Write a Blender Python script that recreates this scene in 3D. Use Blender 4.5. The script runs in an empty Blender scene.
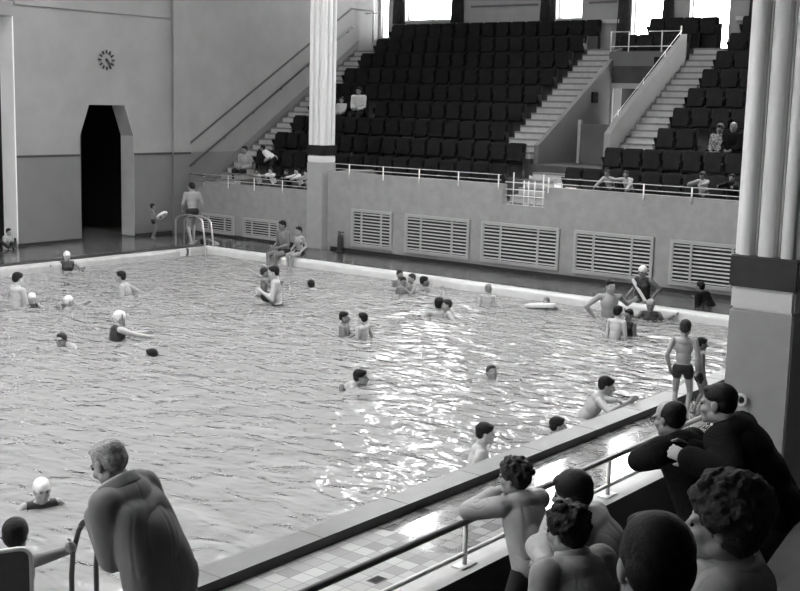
import bpy, bmesh, math, random
from mathutils import Vector, Matrix, noise
random.seed(7)
PI = math.pi
C = bpy.context.collection
S = bpy.context.scene

# ------------------------------------------------------------------ camera
F_PX, PITCH, ROLL, YAW = 1206.27, 0.1584, 0.0252, 3.8064
CAM = Vector((20.92, 22.6406, 3.7))
FW = Vector((math.cos(PITCH)*math.cos(YAW), math.cos(PITCH)*math.sin(YAW), -math.sin(PITCH)))
_r = FW.cross(Vector((0, 0, 1))).normalized()
_u = _r.cross(FW)
RT = _r*math.cos(ROLL) + _u*math.sin(ROLL)
UP = -_r*math.sin(ROLL) + _u*math.cos(ROLL)
def ray(px, py): return FW*F_PX + RT*(px-400) - UP*(py-295.5)
def on(px, py, ax, val):
    d = ray(px, py); t = (val-CAM[ax])/d[ax]
    return CAM + d*t
def at_depth(px, py, dep): return CAM + ray(px, py)*(dep/F_PX)
def depth(p): return (Vector(p)-CAM).dot(FW)
cd = bpy.data.cameras.new('camera'); cam = bpy.data.objects.new('camera', cd); C.objects.link(cam)
m = Matrix((RT, UP, -FW)).transposed().to_4x4(); m.translation = CAM; cam.matrix_world = m
cd.sensor_width = 36; cd.lens = F_PX*36/800; cd.clip_end = 200; cd.clip_start = 0.05
S.camera = cam

# ------------------------------------------------------------------ materials
def lin(v): v /= 255; return v/12.92 if v < .04045 else ((v+.055)/1.055)**2.4
def nodes(name):
    mt = bpy.data.materials.new(name); mt.use_nodes = True
    nt = mt.node_tree; return mt, nt, nt.nodes['Principled BSDF']
def mat(name, v, rough=.6, var=0., vscale=6, bump=0., bscale=30, spec=.4, metal=0.):
    mt, nt, b = nodes(name)
    b.inputs['Roughness'].default_value = rough
    b.inputs['Specular IOR Level'].default_value = spec
    b.inputs['Metallic'].default_value = metal
    b.inputs['Base Color'].default_value = (v, v, v, 1)
    if var or bump:
        tc = nt.nodes.new('ShaderNodeTexCoord')
    if var:
        n = nt.nodes.new('ShaderNodeTexNoise'); n.inputs['Scale'].default_value = vscale; n.inputs['Detail'].default_value = 4
        r = nt.nodes.new('ShaderNodeMapRange')
        r.inputs['From Min'].default_value = .3; r.inputs['From Max'].default_value = .7
        r.inputs['To Min'].default_value = v*(1-var); r.inputs['To Max'].default_value = v*(1+var)
        nt.links.new(tc.outputs['Object'], n.inputs['Vector']); nt.links.new(n.outputs['Fac'], r.inputs['Value'])
        nt.links.new(r.outputs['Result'], b.inputs['Base Color'])
    if bump:
        n2 = nt.nodes.new('ShaderNodeTexNoise'); n2.inputs['Scale'].default_value = bscale; n2.inputs['Detail'].default_value = 5
        bp = nt.nodes.new('ShaderNodeBump'); bp.inputs['Strength'].default_value = bump; bp.inputs['Distance'].default_value = .02
        nt.links.new(tc.outputs['Object'], n2.inputs['Vector']); nt.links.new(n2.outputs['Fac'], bp.inputs['Height'])
        nt.links.new(bp.outputs['Normal'], b.inputs['Normal'])
    return mt
M = {}
def wall_mat(name, up, low, zsplit):
    mt, nt, b = nodes(name)
    g = nt.nodes.new('ShaderNodeNewGeometry'); sp = nt.nodes.new('ShaderNodeSeparateXYZ')
    gt = nt.nodes.new('ShaderNodeMath'); gt.operation = 'GREATER_THAN'; gt.inputs[1].default_value = zsplit
    mx = nt.nodes.new('ShaderNodeMix'); mx.data_type = 'RGBA'
    mx.inputs['A'].default_value = (low, low, low, 1); mx.inputs['B'].default_value = (up, up, up, 1)
    n = nt.nodes.new('ShaderNodeTexNoise'); n.inputs['Scale'].default_value = 1.6; n.inputs['Detail'].default_value = 6
    r = nt.nodes.new('ShaderNodeMapRange'); r.inputs['From Min'].default_value = .3; r.inputs['From Max'].default_value = .7
    r.inputs['To Min'].default_value = .92; r.inputs['To Max'].default_value = 1.06
    mu = nt.nodes.new('ShaderNodeVectorMath'); mu.operation = 'SCALE'
    L = nt.links.new
    L(g.outputs['Position'], sp.inputs[0]); L(sp.outputs['Z'], gt.inputs[0]); L(gt.outputs[0], mx.inputs['Factor'])
    L(g.outputs['Position'], n.inputs['Vector']); L(n.outputs['Fac'], r.inputs['Value'])
    L(mx.outputs['Result'], mu.inputs[0]); L(r.outputs['Result'], mu.inputs['Scale']); L(mu.outputs[0], b.inputs['Base Color'])
    rr = nt.nodes.new('ShaderNodeMapRange'); rr.inputs['To Min'].default_value = .35; rr.inputs['To Max'].default_value = .8
    L(gt.outputs[0], rr.inputs['Value']); L(rr.outputs['Result'], b.inputs['Roughness'])
    return mt
def tile_mat(name, v, size, var, rough, mortar, wet=None):
    """square tiles; each tile has its own tone; wet = (roughness, noise scale, threshold) for standing water"""
    mt, nt, b = nodes(name); L = nt.links.new
    g = nt.nodes.new('ShaderNodeNewGeometry')
    sc = nt.nodes.new('ShaderNodeVectorMath'); sc.operation = 'SCALE'; sc.inputs['Scale'].default_value = 1/size
    fl = nt.nodes.new('ShaderNodeVectorMath'); fl.operation = 'FLOOR'
    fr = nt.nodes.new('ShaderNodeVectorMath'); fr.operation = 'FRACTION'
    wn = nt.nodes.new('ShaderNodeTexWhiteNoise'); wn.noise_dimensions = '2D'
    L(g.outputs['Position'], sc.inputs[0]); L(sc.outputs[0], fl.inputs[0]); L(sc.outputs[0], fr.inputs[0]); L(fl.outputs[0], wn.inputs['Vector'])
    r = nt.nodes.new('ShaderNodeMapRange'); r.inputs['To Min'].default_value = v*(1-var); r.inputs['To Max'].default_value = v*(1+var)
    L(wn.outputs['Value'], r.inputs['Value'])
    sx = nt.nodes.new('ShaderNodeSeparateXYZ'); L(fr.outputs[0], sx.inputs[0])
    def lt(o):
        a = nt.nodes.new('ShaderNodeMath'); a.operation = 'LESS_THAN'; a.inputs[1].default_value = .05; L(o, a.inputs[0]); return a
    a1, a2 = lt(sx.outputs['X']), lt(sx.outputs['Y'])
    mxm = nt.nodes.new('ShaderNodeMath'); mxm.operation = 'MAXIMUM'; L(a1.outputs[0], mxm.inputs[0]); L(a2.outputs[0], mxm.inputs[1])
    mx = nt.nodes.new('ShaderNodeMix'); mx.data_type = 'RGBA'; mx.inputs['B'].default_value = (mortar, mortar, mortar, 1)
    L(mxm.outputs[0], mx.inputs['Factor']); L(r.outputs['Result'], mx.inputs['A']); L(mx.outputs['Result'], b.inputs['Base Color'])
    b.inputs['Roughness'].default_value = rough
    if wet:
        n = nt.nodes.new('ShaderNodeTexNoise'); n.inputs['Scale'].default_value = wet[1]; n.inputs['Detail'].default_value = 3
        L(g.outputs['Position'], n.inputs['Vector'])
        sp = nt.nodes.new('ShaderNodeSeparateXYZ'); L(g.outputs['Position'], sp.inputs[0])
        gr = nt.nodes.new('ShaderNodeMapRange'); gr.inputs['From Min'].default_value = 14.2; gr.inputs['From Max'].default_value = 12.2
        gr.inputs['To Min'].default_value = -.35; gr.inputs['To Max'].default_value = .14
        L(sp.outputs['X'], gr.inputs['Value'])
        ad = nt.nodes.new('ShaderNodeMath'); ad.operation = 'ADD'; L(n.outputs['Fac'], ad.inputs[0]); L(gr.outputs['Result'], ad.inputs[1])
        st = nt.nodes.new('ShaderNodeMapRange'); st.inputs['From Min'].default_value = wet[2]; st.inputs['From Max'].default_value = wet[2]+.03
        L(ad.outputs[0], st.inputs['Value'])
        rr = nt.nodes.new('ShaderNodeMapRange'); rr.inputs['To Min'].default_value = rough; rr.inputs['To Max'].default_value = wet[0]
        L(st.outputs['Result'], rr.inputs['Value']); L(rr.outputs['Result'], b.inputs['Roughness'])
        b.inputs['Coat Roughness'].default_value = .015; b.inputs['Coat IOR'].default_value = 1.4
        L(st.outputs['Result'], b.inputs['Coat Weight'])
    return mt
M['wall'] = wall_mat('painted_wall', .225, .145, 2.2)
M['parapet'] = mat('parapet_render', .27, .8, .10, 5, .25, 60)
M['column_base'] = mat('column_tile', .33, .4, .06, 4)
M['white_paint'] = mat('white_paint', .68, .45, .03, 3)
M['black_paint'] = mat('black_band', .012, .35, .5, 9)
M['dark_trim'] = mat('dark_trim', .035, .5)
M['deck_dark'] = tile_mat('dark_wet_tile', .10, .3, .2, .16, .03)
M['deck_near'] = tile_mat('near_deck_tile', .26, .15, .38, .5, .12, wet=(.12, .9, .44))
M['kerb_white'] = mat('white_glazed_kerb', .60, .3, .06, 4)
M['kerb_shaded'] = mat('shaded_glazed_kerb', .40, .4, .1, 4)  # white kerb darkened in colour where its face is lit less
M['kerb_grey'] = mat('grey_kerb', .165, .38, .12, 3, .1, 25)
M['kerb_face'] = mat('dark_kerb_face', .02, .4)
M['pool_tile'] = tile_mat('pool_floor_tile', .40, .15, .04, .5, .34)
M['lane'] = mat('lane_tile', .10, .5)
M['louver'] = mat('louver_paint', .34, .55)
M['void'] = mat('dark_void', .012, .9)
M['steel'] = mat('bright_steel', .55, .28, metal=.8)
M['white_rail'] = mat('white_enamel_rail', .7, .4)
M['grey_rail'] = mat('grey_enamel_rail', .42, .5)
M['dark_rail'] = mat('dark_handrail', .06, .35)
M['seat'] = mat('seat_leather', .008, .6, .4, 8, .2, 40, .2)
M['seat_iron'] = mat('seat_iron', .007, .6)
M['tier'] = mat('tier_concrete', .06, .8, .2, 3)
M['step'] = mat('step_nosing', .20, .7, .1, 6)
M['riser'] = mat('step_riser', .46, .8, .1, 6)
M['stair_wall'] = mat('stair_wall', .15, .8, .08, 2)
M['reveal'] = mat('white_reveal_paint', .78, .6, .04, 2)
M['recess'] = mat('recess_wall', .21, .8, .08, 2)
M['panel'] = mat('partition_paint', .09, .8, .08, 2)
M['curtain'] = mat('curtain_cloth', .045, .9, .2, 8)
M['pier'] = mat('pier_paint', .36, .8, .06, 2)
M['frame'] = mat('window_frame', .6, .5)
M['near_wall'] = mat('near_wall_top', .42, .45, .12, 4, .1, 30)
M['near_shade'] = mat('near_wall_shaded_face', .035, .7)  # inner side of the wall, its shade painted into the colour
M['stand_floor'] = mat('near_stand_floor', .03, .8, .2, 4)
M['skin'] = mat('skin', .30, .5, .06, 14)
M['skin_tan'] = mat('skin_tan', .18, .5, .06, 14)
M['skin_light'] = mat('skin_light', .42, .5, .05, 14)
M['hair_dark'] = mat('hair_dark', .006, .6, .5, 40, .25, 120, .2)
M['hair_mid'] = mat('hair_brown', .026, .6, .4, 40, .35, 120, .2)
M['hair_fair'] = mat('hair_fair', .20, .6, .25, 40, .7, 70)
M['hair_grey'] = mat('hair_grey', .30, .6, .3, 40, .7, 70)
M['cap'] = mat('rubber_cap', .72, .4)
M['cap_grey'] = mat('rubber_cap_grey', .34, .4)
M['trunks'] = mat('trunks_cloth', .012, .7)
M['suit'] = mat('swimsuit_cloth', .02, .6)
M['jacket_dark'] = mat('dark_jacket', .007, .9, .3, 12, .5, 90, .12)
M['jacket_black'] = mat('black_suit', .004, .9, .3, 12, .4, 90, .1)
M['coat'] = mat('grey_overcoat', .19, .9, .06, 10, .12, 160, .12)
M['jersey'] = mat('grey_jersey', .38, .9, .05, 14, .2, 160, .12)
M['cardigan'] = mat('pale_cardigan', .27, .9, .05, 14, .25, 160, .12)
M['shirt'] = mat('white_shirt', .55, .85, .05, 14)
M['shirt_grey'] = mat('grey_shirt', .32, .85, .08, 14)
M['dress'] = mat('patterned_dress', .20, .85, .95, 22)
M['trousers'] = mat('dark_trousers', .014, .85)
M['eye'] = mat('eye', .01, .2)
M['lens'] = mat('lens', .3, .05)
M['canvas'] = mat('canvas', .10, .8, .1, 30)
M['rubber'] = mat('white_rubber', .62, .4)
M['red_can'] = mat('extinguisher_body', .05, .35)

# ------------------------------------------------------------------ mesh helpers
class MB:
    def __init__(s): s.V = []; s.F = []
    def add(s, V, F):
        o = len(s.V); s.V += [Vector(v) for v in V]; s.F += [tuple(i+o for i in f) for f in F]
    def box(s, x0, x1, y0, y1, z0, z1):
        V = [(x, y, z) for x in (x0, x1) for y in (y0, y1) for z in (z0, z1)]
        s.add(V, [(0, 1, 3, 2), (4, 6, 7, 5), (0, 4, 5, 1), (2, 3, 7, 6), (0, 2, 6, 4), (1, 5, 7, 3)]); return s
    def prism(s, poly, d0, d1, axis=1):
        """poly = 2D outline; extruded along axis from d0 to d1"""
        def p(a, b, d): return (d, a, b) if axis == 0 else ((a, d, b) if axis == 1 else (a, b, d))
        n = len(poly)
        V = [p(a, b, d0) for a, b in poly] + [p(a, b, d1) for a, b in poly]
        s.add(V, [tuple(range(n)), tuple(range(2*n-1, n-1, -1))] + [(i, i+n, (i+1) % n+n, (i+1) % n) for i in range(n)]); return s
    def tube(s, pts, r, n=8, closed=False):
        pts = [Vector(p) for p in pts]; N = len(pts); V = []; F = []
        nrm = None
        for i, p in enumerate(pts):
            if closed: t = (pts[(i+1) % N]-pts[i-1])
            else: t = pts[min(i+1, N-1)]-pts[max(i-1, 0)]
            t = t.normalized()
            if nrm is None: nrm = t.orthogonal().normalized()
            else:
                nrm = nrm - t*nrm.dot(t); nrm = nrm.normalized() if nrm.length > 1e-6 else t.orthogonal().normalized()
            b = t.cross(nrm)
            for k in range(n):
                a = 2*PI*k/n; V.append(p + (nrm*math.cos(a)+b*math.sin(a))*(r if not callable(r) else r(i/(N-1))))
        for i in range(N if closed else N-1):
            j = (i+1) % N
            for k in range(n): F.append((i*n+k, i*n+(k+1) % n, j*n+(k+1) % n, j*n+k))
        if not closed: F += [tuple(range(n-1, -1, -1)), tuple(range((N-1)*n, N*n))]
        s.add(V, F); return s
    def cap(s, a, b, ra, rb, n=20):
        """tapered capsule"""
        a = Vector(a); b = Vector(b); d = b-a
        t = d.normalized() if d.length > 1e-6 else Vector((0, 0, 1))
        u = t.orthogonal().normalized(); w = t.cross(u); V = [a-t*ra]; rings = []
        for c, r, al in ((a, ra, -60), (a, ra, -30), (a, ra, 0), (b, rb, 0), (b, rb, 30), (b, rb, 60)):
            q = math.radians(al); rings.append((c+t*(r*math.sin(q)), r*math.cos(q)))
        for c, r in rings:
            for k in range(n):
                x = 2*PI*k/n; V.append(c+(u*math.cos(x)+w*math.sin(x))*r)
        V.append(b+t*rb); F = []
        for k in range(n): F.append((0, 1+(k+1) % n, 1+k))
        for i in range(5):
            for k in range(n): F.append((1+i*n+k, 1+i*n+(k+1) % n, 1+(i+1)*n+(k+1) % n, 1+(i+1)*n+k))
        e = len(V)-1
        for k in range(n): F.append((e, 1+5*n+k, 1+5*n+(k+1) % n))
        s.add(V, F); return s
    def ell(s, c, r, A=None, n=20, m=12):
        """ellipsoid; A = three axes (columns)"""
        c = Vector(c); A = A or (Vector((1, 0, 0)), Vector((0, 1, 0)), Vector((0, 0, 1))); V = []; F = []
        V.append(c-A[2]*r[2])
        for i in range(1, m):
            p = -PI/2+PI*i/m
            for k in range(n):
                q = 2*PI*k/n
                V.append(c+A[0]*(r[0]*math.cos(p)*math.cos(q))+A[1]*(r[1]*math.cos(p)*math.sin(q))+A[2]*(r[2]*math.sin(p)))
        V.append(c+A[2]*r[2])
        for k in range(n): F.append((0, 1+(k+1) % n, 1+k))
        for i in range(m-2):
            for k in range(n): F.append((1+i*n+k, 1+i*n+(k+1) % n, 1+(i+1)*n+(k+1) % n, 1+(i+1)*n+k))
        e = len(V)-1
        for k in range(n): F.append((e, 1+(m-2)*n+k, 1+(m-2)*n+(k+1) % n))
        s.add(V, F); return s
    def torus(s, c, R, r, ax=(0, 0, 1), n=24, k=10, sy=1.):
        ax = Vector(ax).normalized(); u = ax.orthogonal().normalized(); w = ax.cross(u); c = Vector(c)
        return s.tube([c+u*(R*math.cos(2*PI*i/n))+w*(R*sy*math.sin(2*PI*i/n)) for i in range(n)], r, k, True)
    def mesh(s, name):
        me = bpy.data.meshes.new(name); me.from_pydata([tuple(v) for v in s.V], [], s.F); me.update(); return me
    def build(s, name, mt, parent=None, smooth=False, bevel=0., fix=True):
        me = s.mesh(name)
        if fix or bevel:
            bm = bmesh.new(); bm.from_mesh(me)
            if bevel: bmesh.ops.bevel(bm, geom=bm.edges[:], offset=bevel, segments=2, affect='EDGES', clamp_overlap=True)
            bmesh.ops.recalc_face_normals(bm, faces=bm.faces[:]); bm.to_mesh(me); bm.free()
        for q in (mt if isinstance(mt, (list, tuple)) else [mt]): me.materials.append(q)
        if smooth:
            for p in me.polygons: p.use_smooth = True
        o = bpy.data.objects.new(name, me); C.objects.link(o)
        if parent: o.parent = parent
        return o
def tag(o, label=None, cat=None, group=None, kind=None):
    if label: o['label'] = label
    if cat: o['category'] = cat
    if group: o['group'] = group
    if kind: o['kind'] = kind
    return o
def struct(o): o['kind'] = 'structure'; return o
def empty(name, loc=(0, 0, 0), rz=0.):
    o = bpy.data.objects.new(name, None); o.location = loc; o.rotation_euler = (0, 0, rz); o.empty_display_size = .1
    C.objects.link(o); return o
def copy_tree(o, parent=None):
    c = o.copy(); C.objects.link(c)
    if parent: c.parent = parent
    for ch in list(o.children): copy_tree(ch, c)
    return c
_tmp = bpy.data.objects.new('tmp_work', bpy.data.meshes.new('tmp_work'))
def fuse(mb, name, mt, parent, voxel, it=4, wr=None, fac=.5):
    """voxel-union of overlapping shapes into one continuous smooth surface"""
    me = mb.mesh(name); ob = bpy.data.objects.new('fuse_work', me); C.objects.link(ob)
    r = ob.modifiers.new('r', 'REMESH'); r.mode = 'VOXEL'; r.voxel_size = voxel; r.use_smooth_shade = True
    if it:
        sm = ob.modifiers.new('s', 'SMOOTH'); sm.factor = fac; sm.iterations = it
    dg = bpy.context.evaluated_depsgraph_get()
    out = bpy.data.meshes.new_from_object(ob.evaluated_get(dg))
    bpy.data.objects.remove(ob); bpy.data.meshes.remove(me)
    out.name = name; out.materials.clear()
    for q in (mt if isinstance(mt, (list, tuple)) else [mt]): out.materials.append(q)
    if wr:
        nr = [v.normal.copy() for v in out.vertices]
        for v, n in zip(out.vertices, nr): v.co += n*wr(v.co, n)
    for p in out.polygons: p.use_smooth = True; p.material_index = 0
    o = bpy.data.objects.new(name, out); C.objects.link(o)
    if parent: o.parent = parent
    return o

# ------------------------------------------------------------------ people
def face_yaw(a, px=400):
    """a: 0 = back to the camera, 90 = facing right in the photo, 180 = facing the camera, 270 = facing left"""
    d = ray(px, 295); return math.atan2(d.y, d.x) - math.radians(a)
def ik(a, t, l1, l2, hint):
    d = t-a; L = d.length
    if L > (l1+l2)*.995: t = a+d*((l1+l2)*.995/L); d = t-a; L = d.length
    if L < abs(l1-l2)+.05: L = abs(l1-l2)+.05; d = (d.normalized() if d.length > 1e-5 else Vector((1, 0, 0)))*L; t = a+d
    x = (l1*l1-l2*l2+L*L)/(2*L); hgt = math.sqrt(max(l1*l1-x*x, 0)); dn = d/L
    hv = hint-dn*hint.dot(dn)
    hv = hv.normalized() if hv.length > 1e-5 else dn.orthogonal().normalized()
    return a+dn*x+hv*hgt, t
def add_hand(mb, w, D, N, side, s, curl=.35, spread=1.):
    """palm, four fingers of unequal length with two bends, thumb from the side of the palm"""
    D = D.normalized(); N = (N-D*N.dot(D)).normalized(); Sd = D.cross(N)*side
    mb.cap(w-D*.01*s, w+D*.03*s, .026*s, .03*s)
    mb.ell(w+D*.052*s, (.048*s, .041*s, .017*s), (D, Sd, N))
    for off, ln in ((.031, .068), (.011, .078), (-.010, .072), (-.030, .056)):
        b = w+D*(.086-abs(off)*.25)*s+Sd*off*s
        d1 = (D*math.cos(curl)+N*math.sin(curl)+Sd*off*1.8*spread).normalized()
        d2 = (D*math.cos(curl*2.6)+N*math.sin(curl*2.6)+Sd*off*1.2*spread).normalized()
        e = b+d1*ln*.55*s
        mb.cap(b-D*.02*s, e, .0105*s, .0095*s, 8); mb.cap(e, e+d2*ln*.5*s, .0095*s, .0082*s, 8)
    b = w+D*.022*s+Sd*.028*s
    d1 = (D*.62+Sd*.7+N*.35).normalized(); d2 = (D*.9+Sd*.25+N*.45).normalized()
    e = b+d1*.042*s
    mb.cap(b, e, .014*s, .012*s, 8); mb.cap(e, e+d2*.034*s, .012*s, .0095*s, 8)
def head_frame(yaw, pitch, roll):
    cy, sy, cp, sp = math.cos(yaw), math.sin(yaw), math.cos(pitch), math.sin(pitch)
    f = Vector((cy*cp, sy*cp, sp)); u = Vector((-cy*sp, -sy*sp, cp)); l = u.cross(f)
    if roll:
        q = Matrix.Rotation(roll, 3, f); u = q @ u; l = q @ l
    return f, l, u
PEOPLE = []
def person(label, head, face, h=1.7, z0=0., lean=0, side=0, twist=0, hunch=0, look=(0, 0, 0), lh=None, rh=None, lf=None, rf=None,
           lhint=None, rhint=None, stand=False, kid=0., fem=False, skin='skin', hair='short', hairm='hair_dark', wear=(), voxel=.013,
           eyes=True, thick=1., group=None, curl=.35, knee=None, hd=None, shw=None):
    """head = world centre of the head; face = world yaw. Local frame: +X ahead, +Y left, Z up, metres at 1.7 m tall."""
    R = math.radians; head = Vector(head)
    hs = 1.+.22*kid; tk = thick*(1-.12*kid)
    lean, side, hunch = R(lean), R(side), R(hunch)
    d = Vector((math.sin(lean), math.sin(side), math.cos(lean)*math.cos(side))).normalized()
    d2 = Vector((math.sin(lean+hunch), math.sin(side), math.cos(lean+hunch)*math.cos(side))).normalized()
    tw = R(twist); Lx = Vector((-math.sin(tw), math.cos(tw), 0)); Lx = (Lx-d2*Lx.dot(d2)).normalized()
    Fx = Lx.cross(d2)                               # chest forward
    Lp = Vector((0, 1, 0)); Lp = (Lp-d*Lp.dot(d)).normalized(); Fp = Lp.cross(d)
    hf, hl, hu = head_frame(R(look[0]), R(look[1]), R(look[2]))
    P0 = Vector((0, 0, 0))
    ab = P0+d*.17; ch = P0+d*.21+d2*.12; sh = P0+d*.21+d2*.235; nb = P0+d*.21+d2*.28
    nd = (d2*.5+hu*.35+Vector((0, 0, .5))).normalized()
    hc = nb+nd*.135*hs+hf*.02
    PEL = .90
    if stand: s = (head.z-z0)/(PEL+hc.z)
    else: s = h/1.7
    P = Vector((0, 0, (head.z-z0)/s-hc.z))
    yaw = face
    Rz = Matrix.Rotation(yaw, 3, 'Z')
    off = Rz @ (Vector((hc.x, hc.y, 0))*s)
    base = Vector((head.x-off.x, head.y-off.y, z0))
    root = empty('person', base, yaw)
    tag(root, label, 'person', group)
    inv = Rz.transposed()
    def tgt(t):
        if t is None: return None
        if isinstance(t, tuple) and t[0] == 'w': return (inv @ (Vector(t[1])-base))/s
        if isinstance(t, tuple) and t[0] == 'p': return P+Vector(t[1])
        if isinstance(t, tuple) and t[0] == 'h': return hc+Vector(t[1])
        return Vector(t)
    mv = lambda v: v+P
    ab, ch, sh, nb, hc = map(mv, (ab, ch, sh, nb, hc)); P0 = P
    sw = .165 if fem else .182
    sw *= (1-.08*kid)
    if shw: sw = shw
    shL, shR = sh+Lx*sw, sh-Lx*sw
    hipL, hipR = P0+Lp*.085-d*.03, P0-Lp*.085-d*.03
    ua, fa = .285*(1-.04*kid), .255*(1-.04*kid)
    lt = tgt(lh) if lh is not None else shL+Vector((.06, .07, -.52))
    rt = tgt(rh) if rh is not None else shR+Vector((.06, -.07, -.52))
    eL, wL = ik(shL, lt, ua, fa, Vector(lhint) if lhint else Vector((-.6, .35, -.5)))
    eR, wR = ik(shR, rt, ua, fa, Vector(rhint) if rhint else Vector((-.6, -.35, -.5)))
    fl = tgt(lf) if lf is not None else Vector((-.02, .10, .075))
    fr = tgt(rf) if rf is not None else Vector((.02, -.10, .075))
    kh = Vector(knee) if knee else Vector((1, 0, .2))
    kL, aL = ik(hipL, fl, .43, .425, kh+Vector((0, .15, 0))); kR, aR = ik(hipR, fr, .43, .425, kh+Vector((0, -.15, 0)))
    G = dict(P=P0, d=d, d2=d2, Lx=Lx, Fx=Fx, Lp=Lp, Fp=Fp, ab=ab, ch=ch, sh=sh, nb=nb, hc=hc, shL=shL, shR=shR, hipL=hipL, hipR=hipR,
             eL=eL, wL=wL, eR=eR, wR=wR, kL=kL, aL=aL, kR=kR, aR=aR, hf=hf, hl=hl, hu=hu, hs=hs, tk=tk, s=s, root=root, fem=fem, sw=sw)
    def torso(mb, i=0., low=True, wide=0.):
        if low: mb.ell(P0, (.10*tk+i, (.165 if fem else .155)*tk+i, .115+i), (Fp, Lp, d))
        mb.ell(ab, (.098*tk+i+wide*.5, (.130 if fem else .142)*tk+i+wide, .16+i), (Fp, Lp, d))
        mb.ell(ch+Fx*.005, (.112*tk+i, (.150 if fem else .162)*tk+i, .165+i), (Fx, Lx, d2))
        mb.cap(sh+Lx*sw*.82-d2*.01, sh-Lx*sw*.82-d2*.01, .058*tk+i, .058*tk+i)
        mb.ell(sh-Fx*.02-d2*.02, (.085*tk+i, sw*.78+i, .075+i), (Fx, Lx, d2))
        if fem:
            for q in (1, -1): mb.ell(ch+Fx*.085+Lx*.07*q+d2*.0, (.05+i, .058+i, .055+i), (Fx, Lx, d2))
    def arm(mb, S, E, W, i=0., t0=0., t1=1., fore=True):
        mb.cap(S, S+(E-S)*min(t1, 1.), .056*tk+i, .043*tk+i)
        if fore: mb.cap(E, E+(W-E)*t1, .043*tk+i, .031*tk+i); mb.ell(E+(W-E)*.28, (.045*tk+i,)*2+(.09,), None)
    def leg(mb, Hp, K, A, i=0., t1=1., shin=True):
        mb.cap(Hp, Hp+(K-Hp)*t1, .088*tk+i, (.088+(.056-.088)*t1)*tk+i)
        if shin:
            mb.cap(K, A, .053*tk+i, .036*tk+i)
            if i == 0: mb.cap(K+(A-K)*.18-Fp*.012, K+(A-K)*.45-Fp*.012, .048*tk, .045*tk)
    # --- the body, one continuous surface
    b = MB(); torso(b)
    b.cap(nb-d2*.03, hc-hu*.04*hs-hf*.02, .057*tk, .052*tk)
    b.cap(nb-d2*.01+Lx*.05, sh+Lx*sw*.6, .035*tk, .04*tk); b.cap(nb-d2*.01-Lx*.05, sh-Lx*sw*.6, .035*tk, .04*tk)
    def hp(x, y, z): return hc+(hf*x+hl*y+hu*z)*hs
    A3 = (hf, hl, hu); sc = lambda *r: tuple(q*hs for q in r)
    b.ell(hp(-.012, 0, .032), sc(.097, .075, .086), A3); b.ell(hp(.028, 0, -.03), sc(.066, .060, .085), A3)
    b.ell(hp(.042, 0, -.078), sc(.046, .044, .036), A3); b.ell(hp(.073, 0, -.098), sc(.020, .024, .017), A3)
    b.cap(hp(.088, 0, .008), hp(.112, 0, -.028), .010*hs, .0155*hs, 8)
    for q in (1, -1):
        b.ell(hp(.076, .028*q, .020), sc(.018, .030, .011), A3); b.ell(hp(.064, .040*q, -.03), sc(.026, .022, .024), A3)
        b.ell(hp(-.004, .078*q, -.008), sc(.021, .010, .032), A3); b.ell(hp(.0, .05*q, -.06), sc(.045, .022, .03), A3)
    b.ell(hp(.089, 0, -.060), sc(.013, .025, .007), A3); b.ell(hp(.086, 0, -.073), sc(.013, .021, .007), A3)
    for S_, E_, W_, q in ((shL, eL, wL, 1), (shR, eR, wR, -1)):
        b.cap(S_, E_, .056*tk, .041*tk); b.cap(E_, W_, .043*tk, .029*tk)
        b.cap(E_+(W_-E_)*.12, E_+(W_-E_)*.4, .043*tk, .042*tk)
        D = (W_-E_).normalized()
        if hd: D = (D+Vector(hd)).normalized()
        N = Vector((-D.x*.2, -q*1., -.35)) if not hd else Vector((0, -.2*q, -1))
        add_hand(b, W_, D, N, q, .98*(1+.1*kid), curl)
    for H_, K_, A_, q in ((hipL, kL, aL, 1), (hipR, kR, aR, -1)):
        leg(b, H_, K_, A_)
        shn = (A_-K_).normalized(); tf = Fp-shn*Fp.dot(shn)
        tf = tf.normalized() if tf.length > .05 else Vector((1, 0, 0))
        if stand or knee is None and lf is None: tf = Vector((1, .18*q, 0)).normalized()
        dn = Vector((0, 0, -1)) if A_.z < .2 else shn
        b.cap(A_-tf*.035+dn*.035, A_+tf*.06+dn*.045, .034, .036); b.cap(A_+tf*.05+dn*.05, A_+tf*.135+dn*.055, .034, .022)
    for v in b.V: v *= s
    body = fuse(b, 'body', M[skin], root, voxel*s/1. if s < 1 else voxel, it=3)
    vx = voxel*max(.7, min(s, 1))
    # --- eyes
    if eyes:
        for q in (1, -1):
            e = MB(); e.ell(hp(.0845, .031*q, .002)*s, (.008*s*hs, .013*s*hs, .007*s*hs), A3, 10, 6); e.build('eye', M['eye'], root, True)
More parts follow.
